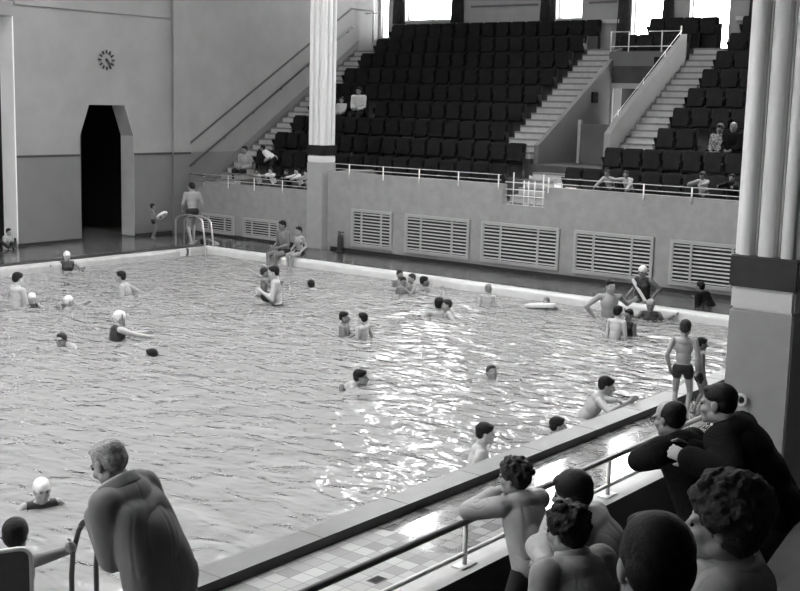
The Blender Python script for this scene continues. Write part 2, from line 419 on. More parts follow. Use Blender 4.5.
    # --- hair or cap
    if hair:
        hb = MB(); rough = 0
        if hair == 'cap':
            hb.ell(hp(-.012, 0, .040), sc(.108, .086, .088), A3); hb.ell(hp(-.045, 0, .008), sc(.070, .082, .070), A3); nm = 'swim_cap'
        else:
            nm = 'hair'
            if hair in ('short', 'full', 'curly', 'wavy'):
                k = {'short': 0, 'full': .012, 'curly': .024, 'wavy': .016}[hair]
                kb = .5*k if hair == 'curly' else 0
                hb.ell(hp(-.020-kb*1.6, 0, .050+kb), sc(.100+k, .083+k, .082+k), A3); hb.ell(hp(-.048, 0, .012), sc(.066+k, .080+k*.8, .082+k), A3)
                hb.ell(hp(.045, .0, .088), sc(.042+k*.6, .058+k*.5, .024+k*.5), A3)
                for q in (1, -1): hb.ell(hp(-.005, .070*q, .035), sc(.032+k, .012+k, .045), A3)
                if hair in ('curly', 'wavy'):
                    rg = random.Random(len(label)*7+3)
                    for _ in range(150 if hair == 'curly' else 60):
                        a1 = rg.uniform(-PI, PI); z1 = rg.uniform(-.28, 1.); q1 = math.sqrt(max(0, 1-z1*z1))
                        if math.cos(a1)*q1 > (.02 if hair == 'curly' else .3) and z1 < .70: continue
                        rr = rg.uniform(.013, .024)*hs
                        hb.ell(hp(-.022+(.098+k)*q1*math.cos(a1), (.082+k)*q1*math.sin(a1), .048+(.085+k)*z1), (rr, rr, rr), A3, 10, 7)
            elif hair == 'receding':
                hb.ell(hp(-.040, 0, .045), sc(.086, .083, .070), A3); hb.ell(hp(-.052, 0, .005), sc(.062, .080, .075), A3)
                for q in (1, -1): hb.ell(hp(-.015, .070*q, .025), sc(.034, .013, .045), A3)
            elif hair == 'cropped':
                hb.ell(hp(-.018, 0, .048), sc(.099, .080, .078), A3); hb.ell(hp(-.045, 0, .010), sc(.066, .078, .072), A3)
                hb.ell(hp(.045, .0, .085), sc(.040, .055, .022), A3)
        for v in hb.V: v *= s
        wr = None
        if voxel < .01 and hair != 'cap':
            am = {'curly': .007, 'wavy': .005}.get(hair, .0008)
            wr = lambda p, n: am*(noise.noise(p*38)+.7*noise.noise(p*90))
        fuse(hb, nm, M[hairm], root, min(vx, .012) if voxel > .01 else .006, it=2, wr=wr)
    # --- clothes
    fold = coat_fold = None
    if voxel < .01:
        def fold(p, n):
            a_ = noise.noise(Vector((p.x*5+3, p.y*5, p.z*3))); b_ = noise.noise(Vector((p.x*7+a_, p.y*7, p.z*11+a_*2)))
            c_ = noise.noise(Vector((p.x*11, p.y*11+9, p.z*4)))
            return .009+.004*a_-.008*max(0, 1-abs(b_)*9)*max(0, .35+a_)-.005*max(0, 1-abs(c_)*9)*max(0, .3-a_)
        def coat_fold(p, n):
            a_ = noise.noise(Vector((p.x*4, p.y*4, p.z*2))); c_ = noise.noise(Vector((p.x*9+a_, p.y*9+9, p.z*1.6)))
            return .006+.004*a_-.0035*max(0, 1-abs(c_)*6)-.004*max(0, 1-abs(p.y)/.012)*(1 if p.x < 0 else 0)
    for w in wear:
        kind, mt = w[0], M[w[1]]; c = MB(); nm = kind
        if kind == 'swim_trunks':
            c.ell(P0-d*.01, (.112*tk, .168*tk, .105), (Fp, Lp, d)); leg(c, hipL, kL, aL, .012, .28, False); leg(c, hipR, kR, aR, .012, .28, False)
        elif kind == 'swimsuit':
            torso(c, .010); leg(c, hipL, kL, aL, .010, .10, False); leg(c, hipR, kR, aR, .010, .10, False)
        elif kind in ('shirt', 'jersey', 'cardigan', 'jacket', 'dress', 'blouse'):
            i = {'jacket': .026, 'jersey': .018, 'cardigan': .022}.get(kind, .016)
            torso(c, i, True, .012)
            if voxel < .01:
                for q in (1, -1): c.cap(ch+Lx*q*.075, P0+Lp*q*.08-d*.03, .098*tk+i*.6, .10*tk+i*.6)
            for S_, E_, W_ in ((shL, eL, wL), (shR, eR, wR)):
                if kind in ('blouse',) : c.cap(S_, S_+(E_-S_)*.55, .058*tk+i, .052*tk+i)
                else:
                    c.cap(S_, E_, .056*tk+i, .046*tk+i); c.cap(E_, E_+(W_-E_)*.93, .047*tk+i, .036*tk+i)
            c.cap(nb-d2*.06, nb-d2*.01, .10*tk, .066*tk)
            if kind == 'dress':
                for H_, K_ in ((hipL, kL), (hipR, kR)): c.cap(H_, H_+(K_-H_)*.95, .10+i, .09+i)
                c.cap(hipL+(kL-hipL)*.5, hipR+(kR-hipR)*.5, .1, .1)
        elif kind == 'coat':
            i = .028; torso(c, i, True, .02)
            for S_, E_, W_ in ((shL, eL, wL), (shR, eR, wR)):
                c.cap(S_, E_, .058+i, .050+i); c.cap(E_, E_+(W_-E_)*.95, .050+i, .040+i)
            for q in (-.11, -.06, 0, .06, .11):
                w_ = P0+Lp*q*1.15+Vector((-.035, 0, -.04)); c.cap(ch+Lx*q*.75-Fx*.02, w_, .095, .10)
                c.cap(w_, Vector((w_.x*.75+.03, w_.y*1.1, .44)), .095, .095)
            c.cap(nb-d2*.07, nb-d2*.02, .12, .075)
        elif kind == 'trousers':
            c.ell(P0, (.115*tk, .172*tk, .12), (Fp, Lp, d)); leg(c, hipL, kL, aL, .018); leg(c, hipR, kR, aR, .018)
            c.cap(aL, aL+(kL-aL)*.5, .058, .066); c.cap(aR, aR+(kR-aR)*.5, .058, .066)
        elif kind == 'collar':
            q = nb+d2*.012; N_ = (d2*.8+nd*.4).normalized(); u = (Fx-N_*Fx.dot(N_)).normalized(); l_ = N_.cross(u)
            q = q+d2*(w[4] if len(w) > 4 else 0); rr = w[2] if len(w) > 2 else .075; hh = w[3] if len(w) > 3 else .018
            for q2 in (-1, 0, 1):
                c.tube([q+N_*hh*q2+u*(rr*(1-.06*q2))*math.cos(2*PI*k/20)+l_*(rr*(1-.06*q2))*math.sin(2*PI*k/20)-Fx*.008 for k in range(20)], hh*.95, 8, True)
        elif kind == 'hem':
            q = P0-d*.085; c.tube([q+Fp*(.142*tk)*math.cos(2*PI*k/28)+Lp*(.192*tk)*math.sin(2*PI*k/28) for k in range(28)], .022, 10, True)
            for E_, W_ in ((eL, wL), (eR, wR)): c.cap(W_-(W_-E_).normalized()*.03, W_-(W_-E_).normalized()*.005, .05*tk, .047*tk)
        elif kind == 'glasses':
            for q in (1, -1):
                c.torus(hp(.103, .033*q, .0), .023*hs, .0035*hs, hf, 16, 6); c.cap(hp(.10, .058*q, .004), hp(.0, .082*q, .006), .0035*hs, .0035*hs, 6)
            c.cap(hp(.106, .012, .004), hp(.106, -.012, .004), .003*hs, .003*hs, 6)
        elif kind == 'hat':
            c.ell(hp(-.015, 0, .085), sc(.11, .095, .06), A3); c.ell(hp(-.01, 0, .065), sc(.15, .135, .012), A3)
        elif kind == 'strap':
            a_ = shR+Fx*.11-Lx*.0-d2*.0; b_ = P0+Lp*.14+Fp*.14
            c.cap(a_, b_, .035, .035, 8)
        elif kind == 'cap_strap':
            c.tube([hp(.03*0+.02, .083*math.sin(t), .03+.115*math.cos(t)) for t in [math.radians(x) for x in range(60, 301, 15)]], .008*hs, 6)
        elif kind == 'goggles':
            for q in (1, -1): c.ell(hp(.092, .032*q, .002), sc(.012, .024, .016), A3)
            c.torus(hp(-.01, 0, .01), .095*hs, .007*hs, hu, 24, 6, .82)
        elif kind == 'wristwatch':
            c.torus(wL-(wL-eL).normalized()*.02, .036, .008, wL-eL, 16, 6)
        for v in c.V: v *= s
        if kind in ('glasses', 'cap_strap', 'wristwatch', 'goggles'): c.build(nm, mt, root, True)
        else:
            fuse(c, nm, mt, root, vx if kind not in ('collar', 'strap') else min(vx, .008), it=3 if voxel > .01 else (8 if kind in ('collar', 'strap', 'hat') else 45 if kind == 'coat' else 26), wr=coat_fold if kind == 'coat' else fold if kind in ('shirt', 'jersey', 'cardigan', 'jacket', 'coat', 'blouse', 'trousers') else None)
    PEOPLE.append((label, root, s, G))
    return root
FZ_ = -1.15; WZ_ = -.18
def HP(px, py, ref): return at_depth(px, py, depth(ref))
def W_(px, py, z=WZ_): return on(px, py, 2, z)
def W2(px, py, ref): return ('w', tuple(HP(px, py, ref)))
# --- on the decks
q = on(192, 243, 2, 0)
person('man in dark trunks walking along the far deck, back turned', HP(191.5, 187, q), face_yaw(-18, 192), z0=-.02, stand=True, skin='skin', wear=[('swim_trunks', 'trunks')],
       lf=(-.16, .09, .085), rf=(.16, -.08, .075), rh=('p', (.12, -.28, -.05)), lh=('p', (.22, .22, .02)), lean=4, look=(8, -8, 0))
q = on(153, 239, 2, -.02); qr = HP(162, 215.5, q)
person('small child in dark trunks holding a white ring by the clock wall', HP(153, 206.5, q), face_yaw(80, 153), z0=-.02, stand=True, kid=1, wear=[('swim_trunks', 'trunks')],
       lh=W2(159.5, 215, q), rh=W2(159.5, 217, q), look=(0, 5, 0), skin='skin_tan')
r = MB().torus((0, 0, 0), .125, .045, (0, 0, 1), 28, 10).build('swim_ring', M['rubber'], None, True)
r.location = qr; r.rotation_euler = (math.radians(40), math.radians(-10), .4); tag(r, 'white inflatable ring held out by the small child', 'swim ring')
q = on(9, 249, 2, -.02)
person('person in a pale top sitting at the foot of the left pillar', HP(9, 232, q), face_yaw(140, 9), h=1.1, z0=-.02, lean=25, kid=.6, wear=[('blouse', 'shirt_grey'), ('trousers', 'trousers')], lf=('p', (.35, .1, .0)), rf=('p', (.38, -.1, .0)), skin='skin')
q = Vector((-.08, 2.98, 0))
person('man in dark trunks sitting on the far kerb beside a boy', HP(282, 225.5, q), -.12, h=1.68, z0=0, wear=[('swim_trunks', 'trunks')], lean=8, lf=('p', (.40, .12, -.50)), rf=('p', (.44, -.08, -.50)),
       lh=('p', (.28, .08, .10)), rh=('p', (.26, -.16, .08)), look=(-8, -5, 0), skin='skin_tan')
q = Vector((-.08, 3.55, 0))
person('boy in dark trunks sitting on the far kerb beside the man', HP(298.5, 231, q), -.05, h=1.32, z0=0, kid=.5, wear=[('swim_trunks', 'trunks')], lean=5, lf=('p', (.40, .07, -.50)), rf=('p', (.41, -.07, -.50)),
       lh=('p', (.16, .20, .02)), rh=('p', (.22, -.12, .1)))
q = Vector((-.10, 11.95, 0))
person('bather in white cap and dark suit sitting on the far kerb', HP(642.5, 271.5, q), -.10, h=1.62, z0=0, fem=True, hair='cap', hairm='cap', wear=[('swimsuit', 'suit'), ('strap', 'white_paint')], lean=12, skin='skin_tan',
       lf=('p', (.42, .1, -.5)), rf=('p', (.42, -.1, -.5)), lh=('p', (.05, .22, .08)), rh=('p', (.12, -.34, .06)), look=(10, -10, 0))
q = on(702, 304, 2, -.02)
person('person in dark clothes crouching on the far deck near the large column', HP(700, 287, q), face_yaw(300, 700), h=1.5, z0=-.02, lean=40, wear=[('jersey', 'jacket_dark'), ('trousers', 'trousers')], lf=(.15, .1, .08), rf=(.15, -.1, .08), skin='skin_tan')
q = on(688, 424, 2, .03)
person('small boy in dark trunks standing with back turned on the near kerb side', HP(685.5, 328, q), face_yaw(8, 688), z0=.03, stand=True, kid=.7, wear=[('swim_trunks', 'trunks')], voxel=.010, lh=('p', (.02, .22, -.02)), rh=('p', (.06, -.23, -.02)), look=(0, -6, 0), hairm='hair_mid')
q = on(703, 418, 2, .03)
person('dark-haired child standing half hidden behind the small boy in trunks', HP(702, 344, q), face_yaw(70, 703), z0=.03, stand=True, kid=.8, wear=[('swim_trunks', 'trunks')], voxel=.010, look=(0, -10, 0), skin='skin_tan')
# --- bathers in the pool
def bather(label, head, wl, face, h=1.7, **k):
    q = W_(*wl); k.setdefault('skin', 'skin'); k.setdefault('wear', [('swim_trunks', 'trunks')])
    return person(label, HP(head[0], head[1], q), face_yaw(face, head[0]), h=h, z0=FZ_, **k)
SW = dict(lf=('p', (-.75, .12, -.30)), rf=('p', (-.78, -.12, -.22)))
SUIT = [('swimsuit', 'suit')]
bather('dark-haired bather climbing the far corner ladder', (203, 243), (203, 251), 0, 1.6, lh=('h', (.2, .25, .0)), rh=('h', (.2, -.2, .05)), lean=10)
bather('bather in white cap near the clock-side kerb', (67, 256), (67, 270), 175, 1.5, hair='cap', hairm='cap', fem=True, wear=SUIT, lh=('h', (.15, .42, -.28)), rh=('h', (.15, -.42, -.24)))
bather('pale dark-haired man standing in the water at far left', (18, 279), (15, 307), 60, 1.75, skin='skin_light', lh=('p', (.3, .15, .05)), rh=('p', (.25, -.2, .0)), look=(5, -8, 0))
bather('child in white cap in the water beside the pale man', (32, 298), (33, 308), 170, 1.15, kid=.8, hair='cap', hairm='cap', fem=True, wear=SUIT, lh=('h', (.2, .25, -.25)), rh=('h', (.2, -.2, -.25)))
bather('swimmer with fair head and dark suit right of the capped child', (69, 301), (66, 307), 75, 1.45, lean=62, fem=True, hair='cap', hairm='cap', wear=SUIT, lh=('h', (.4, .2, -.1)), rh=('h', (-.3, -.35, -.12)), look=(0, 10, 0), **SW)
bather('dark-haired man shoulder deep, leaning left below the capped kerb bather', (120.5, 277), (121, 294), 285, 1.7, lean=22, lh=('p', (.35, .25, .2)), rh=('p', (.15, -.4, .15)))
bather('woman in white cap with dark strap reaching one arm right', (120, 317.5), (120, 340), 78, 1.6, fem=True, hair='cap', hairm='cap', wear=SUIT+[('cap_strap', 'trunks')], lean=12, lh=('h', (.45, .1, -.30)), rh=('h', (.55, -.12, -.36)), skin='skin_light')
bather('swimmer in goggles low in the water at left', (61, 340), (67, 348), 215, 1.55, lean=68, wear=[('swim_trunks', 'trunks'), ('goggles', 'trunks')], lh=('h', (.25, .3, -.12)), rh=('h', (.3, -.25, -.12)), look=(0, 5, 0), hairm='hair_mid', **SW)
bather('nearly submerged swimmer, just a dark shape right of and below the woman reaching right', (151, 356), (160, 356), 285, 1.6, lean=88, fem=True, wear=SUIT, lh=('h', (.5, .1, .0)), rh=('h', (.5, -.1, .0)), eyes=False, lf=('p', (-.75, .1, -.2)), rf=('p', (-.75, -.1, -.22)))
bather('bather in white cap facing us beyond the man in the overcoat', (42, 490), (42, 508), 165, 1.6, fem=True, hair='cap', hairm='cap', wear=SUIT, lean=15, voxel=.009, lh=('h', (.2, .35, -.30)), rh=('h', (.25, -.4, -.28)), look=(0, -4, 0))
bather('dark-haired swimmer alone in front of the seated man and boy', (310.5, 285), (310, 289), 330, 1.6, lean=66, lh=('h', (.3, .35, -.1)), rh=('h', (.3, -.2, -.12)), **SW)
q = W_(270, 306)
bather('dark-haired man hugging a child in the water', (273.5, 272.5), (270, 306), 275, 1.78, lean=6, look=(0, -5, 0), lh=('p', (.28, .12, .28)), rh=('p', (.30, -.10, .18)), skin='skin_light')
bather('child clinging round the neck of the dark-haired man', (264.8, 272.5), (268, 306), 85, 1.2, kid=.6, hairm='hair_mid', skin='skin_tan', lh=W2(280, 282, q), rh=W2(279, 284, q), lf=('p', (.2, .15, -.6)), rf=('p', (.2, -.15, -.6)))
bather('boy with straight fringe, left of two boys facing each other', (344.5, 317.5), (346, 336), 110, 1.3, kid=.5, skin='skin_tan', lh=('p', (.3, .1, .3)), rh=('p', (.3, -.1, .3)))
bather('boy with pale back, right of two boys facing each other', (362.5, 318.5), (362, 339), 310, 1.3, kid=.5, skin='skin_light', lh=('p', (.2, .1, .1)), rh=('p', (.1, -.22, .0)))
bather('dark-haired swimmer mid-pool, face turned right', (361, 377.5), (360, 386), 95, 1.65, lean=60, lh=('h', (.35, .2, -.15)), rh=('h', (-.25, -.36, -.14)), voxel=.011, **SW)
bather('small head behind two children by the far kerb', (400, 274.5), (401, 287), 150, 1.3, kid=.4, hairm='hair_mid', skin='skin_tan')
bather('dark-haired child facing us by the far kerb', (403.5, 281.5), (404, 294), 170, 1.15, kid=.7, skin='skin_tan')
bather('fair-haired child turned to the dark-haired child by the far kerb', (411.5, 278.5), (412, 293), 235, 1.25, kid=.6, hairm='hair_mid', lh=('h', (.3, .1, -.25)), rh=('h', (.3, -.1, -.25)))
bather('dark-haired swimmer pushing off along the far kerb', (424.5, 281.5), (427, 286), 80, 1.6, lean=70, skin='skin_tan', lh=('h', (.45, .1, -.1)), rh=('h', (.35, -.2, -.12)), **SW)
bather('bather with bushy dark hair and back to us amid the glitter', (439, 304), (440, 317), 0, 1.65, hair='full', lean=10, lh=('h', (.2, .35, -.3)), rh=('h', (.25, -.35, -.3)))
bather('brown-haired bather close beside the bushy-haired one', (446.8, 305), (447, 318), 260, 1.5, hairm='hair_mid', lh=('h', (.1, .45, -.28)), rh=('h', (.2, -.3, -.25)))
bather('fair-haired child standing alone near the far kerb, back turned', (488.5, 289), (488, 307), 20, 1.2, kid=.7, hairm='hair_fair', skin='skin_light')
bather('swimmer floating face up in the bright glitter', (492, 373), (493, 379), 160, 1.6, lean=-55, look=(0, 25, 0), lf=('p', (.7, .1, -.1)), rf=('p', (.7, -.1, -.1)), lh=('h', (.1, .4, -.15)), rh=('h', (.1, -.4, -.15)), hairm='hair_mid', skin='skin_tan')
q = W_(547, 308)
bather('child holding a white float by the far kerb', (546.5, 302.5), (547, 308), 190, 1.2, kid=.6, hairm='hair_fair', lean=40, lh=W2(556, 307, q), rh=W2(538, 306, q), **SW)
fl = HP(545, 308.5, q); fl.z = WZ_+.05
b = MB(); b.prism([(-.30, -.14), (.22, -.14), (.30, -.07), (.30, .07), (.22, .14), (-.30, .14)], -.03, .03, axis=2)
o = b.build('float_board', M['rubber'], None, False, .012); o.location = fl + Vector((.16, .0, .02)); o.rotation_euler = (.0, -.10, math.radians(100)); tag(o, 'white float board in the water by the far kerb', 'float')
bather('man standing by the far kerb, hand on his hip', (610.5, 286.5), (608, 319), 165, 1.80, rh=('p', (-.02, -.24, .06)), lh=('h', (.05, .42, -.22)), rhint=(-.2, -1, 0), look=(10, 0, 0))
bather('child with bare back in front of the man by the far kerb', (618.5, 312), (612, 339), 35, 1.4, kid=.5, skin='skin_light', lean=10)
bather('child in dark suit facing the bare-backed child', (628.5, 315), (629, 336), 215, 1.3, kid=.6, wear=SUIT, fem=True, skin='skin_tan')
bather('bather in grey cap resting both arms along the far kerb', (650.5, 305), (652, 320), 180, 1.55, fem=True, hair='cap', hairm='cap_grey', wear=SUIT, skin='skin_tan', lh=('h', (-.15, .48, -.22)), rh=('h', (-.12, -.45, -.20)))
bather('dark-haired man hauling himself up on the near kerb', (606.5, 386), (596, 418), 85, 1.72, lean=34, look=(0, -12, 0), lh=W2(622, 402, on(622, 403, 2, .13)), rh=W2(628, 402, on(628, 402, 2, .13)), voxel=.010)
bather('dark-haired head just showing over the near kerb', (558, 426), (556, 434), 80, 1.6, lean=30, voxel=.010)
bather('man shoulder deep at the near kerb, looking right', (485.5, 433.5), (477, 461), 88, 1.72, lean=14, look=(0, -5, 0), voxel=.010, skin='skin_light', lh=('p', (.25, .15, .1)), rh=('p', (.2, -.25, .05)))
person('dark-haired boy climbing out of the water, gripping the near ladder rail', at_depth(16, 535, 8.4), face_yaw(15, 17), h=1.5, z0=-.55, hair='full', kid=.3, voxel=.009, lean=10, wear=[('swim_trunks', 'trunks')],
       rh=('w', tuple(on(73, 547, 0, 16.02))), rhint=(1, 0, -.35), skin='skin_tan', lh=('h', (.3, .2, -.3)), curl=.9)

# --- in the far stand
def spectator(label, px, py, k, face, h=1.6, **kw):
    x = tier_x_(k)-.48; p = on(px, py, 0, x); kw.setdefault('lf', ('p', (.40, .10, -.50))); kw.setdefault('rf', ('p', (.42, -.10, -.50)))
    kw.setdefault('lh', ('p', (.30, .08, .10))); kw.setdefault('rh', ('p', (.28, -.10, .10)))
    SEATED.append((k, p.y)); return person(label, p, face, h=h, z0=tier_z_(k), **kw)
def tier_x_(k): return -3.07-.75*k
def tier_z_(k): return 1.45+.48*k
SEATED = []
TR = ('trousers', 'trousers')
spectator('person in pale shirt seated alone high in the left seat block', 358.5, 91, 3, .3, wear=[('shirt', 'shirt'), TR], lean=8, skin='skin_tan')
spectator('child in white seated beside the pale-shirted person, by the column', 341.5, 100, 3, .2, h=1.2, kid=.5, wear=[('shirt', 'shirt'), TR], skin='skin_tan')
spectator('woman in patterned dress seated in the right block beside the column', 720, 129, 2, .1, fem=True, wear=[('dress', 'dress')], hair='full', hairm='hair_mid', skin='skin_tan')
spectator('grey-haired person in dark clothes seated beside the patterned dress', 733.5, 127.5, 2, .1, wear=[('jacket', 'jacket_dark'), TR], hairm='hair_grey', skin='skin_tan')
def on_step(label, px, py, x, z, face, **kw):
    p = on(px, py, 0, x); return person(label, p, face, z0=z, **kw)
on_step('person in pale shirt and dark trousers sitting on the left stair', 244.5, 150, -3.45, .97, .1, h=1.6, wear=[('shirt', 'shirt_grey'), TR], lf=('p', (.4, .1, -.42)), rf=('p', (.42, -.1, -.42)), lh=('p', (.3, .1, .1)), rh=('p', (.3, -.1, .1)), lean=8, skin='skin_tan')
on_step('person in white shirt bending forward beside the left stair', 262.5, 148, -3.3, 1.45, face_yaw(285, 262), stand=True, lean=58, wear=[('shirt', 'shirt'), TR], skin='skin_tan', lh=('p', (.35, .1, -.1)), rh=('p', (.35, -.1, -.1)))
def at_rail(label, px, py, z, face, rail_z, **kw):
    p = on(px, py, 0, -2.32); kw.setdefault('lean', 26); kw.setdefault('stand', True)
    c, s_ = math.cos(face), math.sin(face)
    kw.setdefault('lh', ('w', (-1.98, p.y+.16, rail_z+.05))); kw.setdefault('rh', ('w', (-1.98, p.y-.16, rail_z+.05)))
    return person(label, p, face, z0=z, kid=kw.pop('kid', .4), **kw)
LZ, HZ = 1.63, 2.16
at_rail('leftmost child leaning on the low parapet rail, grey top', 256.5, 171.5, .97, .1, LZ, wear=[('blouse', 'shirt_grey'), TR], skin='skin_tan')
at_rail('pale-topped child second along the low parapet rail', 270.5, 170.5, .97, 0, LZ, wear=[('blouse', 'shirt'), TR], hairm='hair_mid')
at_rail('dark-clothed person third along the low parapet rail', 286, 172.5, .97, 0, LZ, wear=[('jersey', 'jacket_dark'), TR], skin='skin_tan')
at_rail('person in pale shirt bowed over the low parapet rail by the column', 296.5, 171, .97, -.3, LZ, wear=[('shirt', 'shirt'), TR])
at_rail('person partly behind the far fluted column at the low rail', 306, 173, .97, 0, LZ, wear=[('shirt', 'shirt_grey'), TR])
p = on(607, 173, 0, -2.2)
at_rail('person draping a pale-sleeved arm over the high parapet rail', 607, 173.5, 1.45, .0, HZ, wear=[('shirt', 'shirt_grey'), TR], lean=40, rh=('w', (-1.78, p.y-.32, 1.78)), lh=('w', (-1.95, p.y+.28, 2.18)), skin='skin_tan')
p = on(626, 173, 0, -2.2)
at_rail('person in dark top leaning over the high parapet rail', 626, 174.5, 1.45, .1, HZ, wear=[('jersey', 'jersey'), TR], lean=40, lh=('w', (-1.78, p.y+.15, 1.78)), skin='skin_tan')
at_rail('woman in a light coat at the high rail near the large column', 702.5, 176, 1.45, .05, HZ, wear=[('jacket', 'shirt_grey'), TR], fem=True, hair='full', hairm='hair_mid', lean=22, skin='skin_tan')
at_rail('person in dark jacket at the high rail, half behind the large column', 732, 178, 1.45, 0, HZ, wear=[('jacket', 'jacket_dark'), TR], lean=22, skin='skin_tan')

# --- in the foreground
VX = .0075
p1 = at_depth(109, 463, 6.8)
person('grey-haired man in a light overcoat with back turned at lower left', p1, face_yaw(-46, 109), z0=.03, stand=True, lean=6, side=6, hunch=32, shw=.142, look=(-2, -28, 0), voxel=VX, hair='cropped', hairm='hair_grey', thick=.84,
       wear=[('coat', 'coat'), ('collar', 'shirt', .072, .014, .022), ('collar', 'coat', .094, .020, .002), ('trousers', 'trousers')], lh=('p', (.34, .06, .26)), rh=('p', (.34, -.02, .2)), lhint=(-.5, .15, -.8), rhint=(-.5, -.6, -.5))
p2 = at_depth(514, 477, 7.9)
person('boy in grey jersey leaning on the near rail, chin on hand', p2, face_yaw(-38, 515), z0=0, stand=True, kid=.35, lean=22, hunch=10, look=(28, -6, 0), voxel=VX, hair='wavy', hairm='hair_mid', wear=[('jersey', 'jersey'), ('collar', 'jersey', .074, .014), TR],
       lh=('h', (.13, .07, -.15)), rh=('h', (.16, -.12, -.20)), lhint=(.5, .9, -.5), rhint=(.5, -.9, -.3), curl=.8, skin='skin')
p3 = at_depth(572, 494, 6.6)
person('dark-haired person in pale shirt hunched behind the boy in the jersey', p3, face_yaw(-75, 572), h=1.66, z0=.5, lean=30, hunch=12, look=(0, -12, 0), voxel=VX, hair='full', hairm='hair_dark', wear=[('shirt', 'shirt_grey'), TR],
       lh=('w', tuple(at_depth(547, 566, 6.35))), rh=('w', tuple(at_depth(540, 556, 6.8))), lhint=(1, .1, -.7), rhint=(1, -.2, -.5), lf=('p', (.42, .1, -.42)), rf=('p', (.45, -.1, -.42)), curl=.6)
p4 = at_depth(566, 531, 5.7)
person('dark bushy-haired person in grey cardigan, nearest of the three at the rail', p4, face_yaw(-42, 566), h=1.6, z0=.5, lean=14, hunch=10, look=(15, -10, 0), voxel=VX, hair='wavy', hairm='hair_dark', wear=[('cardigan', 'cardigan'), ('collar', 'cardigan', .078, .02), TR],
       lf=('p', (.42, .1, -.42)), rf=('p', (.45, -.1, -.42)), lh=('p', (.35, .12, .12)), rh=('p', (.35, -.1, .1)))
p5 = at_depth(655, 566, 2.75)
person('person seen from behind with smooth dark hair at the bottom edge', p5, face_yaw(-10, 655), h=1.72, z0=1.40, lean=6, look=(6, -2, 0), voxel=.0065, hair='short', hairm='hair_dark', wear=[('jacket', 'jacket_dark'), TR],
       lf=('p', (.42, .1, -.42)), rf=('p', (.45, -.1, -.42)), lh=('p', (.35, .12, .12)), rh=('p', (.35, -.1, .1)))
p6 = at_depth(722, 524, 3.45)
person('curly-haired woman in profile with a turned-up pale collar', p6, face_yaw(-84, 726), h=1.62, z0=1.40, fem=True, lean=6, look=(0, -4, 0), voxel=.0065, hair='curly', hairm='hair_mid', wear=[('jacket', 'cardigan'), ('collar', 'cardigan', .088, .022, -.02), TR],
       lf=('p', (.42, .1, -.42)), rf=('p', (.45, -.1, -.42)), lh=('p', (.35, .12, .12)), rh=('p', (.35, -.1, .1)))
p7 = at_depth(669, 418, 8.45)
person('balding man in dark jacket and glasses, arms folded on the rail', p7, face_yaw(-58, 669), z0=0, stand=True, lean=24, hunch=10, look=(0, -10, 0), voxel=VX, hair='receding', hairm='hair_dark', wear=[('jacket', 'jacket_dark'), ('glasses', 'black_paint'), TR],
       lh=('w', tuple(at_depth(676, 456, 8.4))), rh=('w', tuple(at_depth(694, 466, 8.5))), lhint=(.9, .6, -.1), rhint=(.5, -.8, -.3), curl=.7)
p8 = at_depth(718, 404, 8.3)
person('stout man in black suit, greying temples, leaning beside the man in glasses', p8, face_yaw(-72, 716), z0=0, stand=True, lean=30, hunch=12, look=(0, -4, 0), voxel=VX, hair='cropped', hairm='hair_dark', thick=1.2, wear=[('jacket', 'jacket_black'), ('collar', 'shirt', .072, .010), TR],
       lh=('w', tuple(at_depth(688, 458, 8.0))), rh=('w', tuple(at_depth(690, 450, 8.3))), lhint=(.3, .9, -.4))


# ------------------------------------------------------------------ the setting
WZ = -.18           # water
FZ = -1.15          # pool floor
RM = 10.8            # ceiling
# pool basin
o = MB().box(.0, 26, .0, 16.28, FZ-.2, FZ).build('floor_pool', M['pool_tile']); struct(o)
b = MB()
for y in (2.3, 4.6, 6.9, 9.2, 11.5, 13.8): b.box(.6, 25.6, y-.11, y+.11, FZ, FZ+.004)
struct(b.build('trim_lanes', M['lane']))
def kerb_profile(w, top, bot, r=.07):
    pts = [(0, bot), (0, top)]
    for k in range(6):
        a = PI/2-PI/2*k/5; pts.append((w-r+r*math.cos(a), top-r+r*math.sin(a)))
    pts.append((w, bot)); return pts
b = MB()
pr = kerb_profile(.22, 0., FZ)
b.prism(pr, 0., 16.0, axis=1); 
struct(b.build('trim_kerb_stand_side', M['kerb_white']))
b = MB(); b.prism([(y, z) for y, z in pr], .22, 26, axis=0)
struct(b.build('trim_kerb_clock_side', M['kerb_shaded']))
# near kerb, raised, dark outer face
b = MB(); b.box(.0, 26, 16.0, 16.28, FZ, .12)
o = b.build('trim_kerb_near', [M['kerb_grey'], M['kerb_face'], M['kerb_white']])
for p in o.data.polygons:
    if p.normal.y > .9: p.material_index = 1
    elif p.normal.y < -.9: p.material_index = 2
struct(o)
b = MB()
for k in range(22): b.box(1.1+k*1.15, 1.106+k*1.15, 15.997, 16.283, .1, .1215)
struct(b.build('trim_kerb_joints', M['dark_trim']))
# decks
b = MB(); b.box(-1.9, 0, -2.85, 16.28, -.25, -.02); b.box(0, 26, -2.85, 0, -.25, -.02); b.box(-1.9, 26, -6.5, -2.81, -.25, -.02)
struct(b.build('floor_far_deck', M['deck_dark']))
b = MB(); b.box(.0, 26, -.30, -.02, -.02, .012); struct(b.build('trim_gutter_clock_side', M['dark_trim']))
b = MB(); b.box(-1.9, 26, 16.28, 17.86, -.25, .03); struct(b.build('floor_near_deck', M['deck_near']))
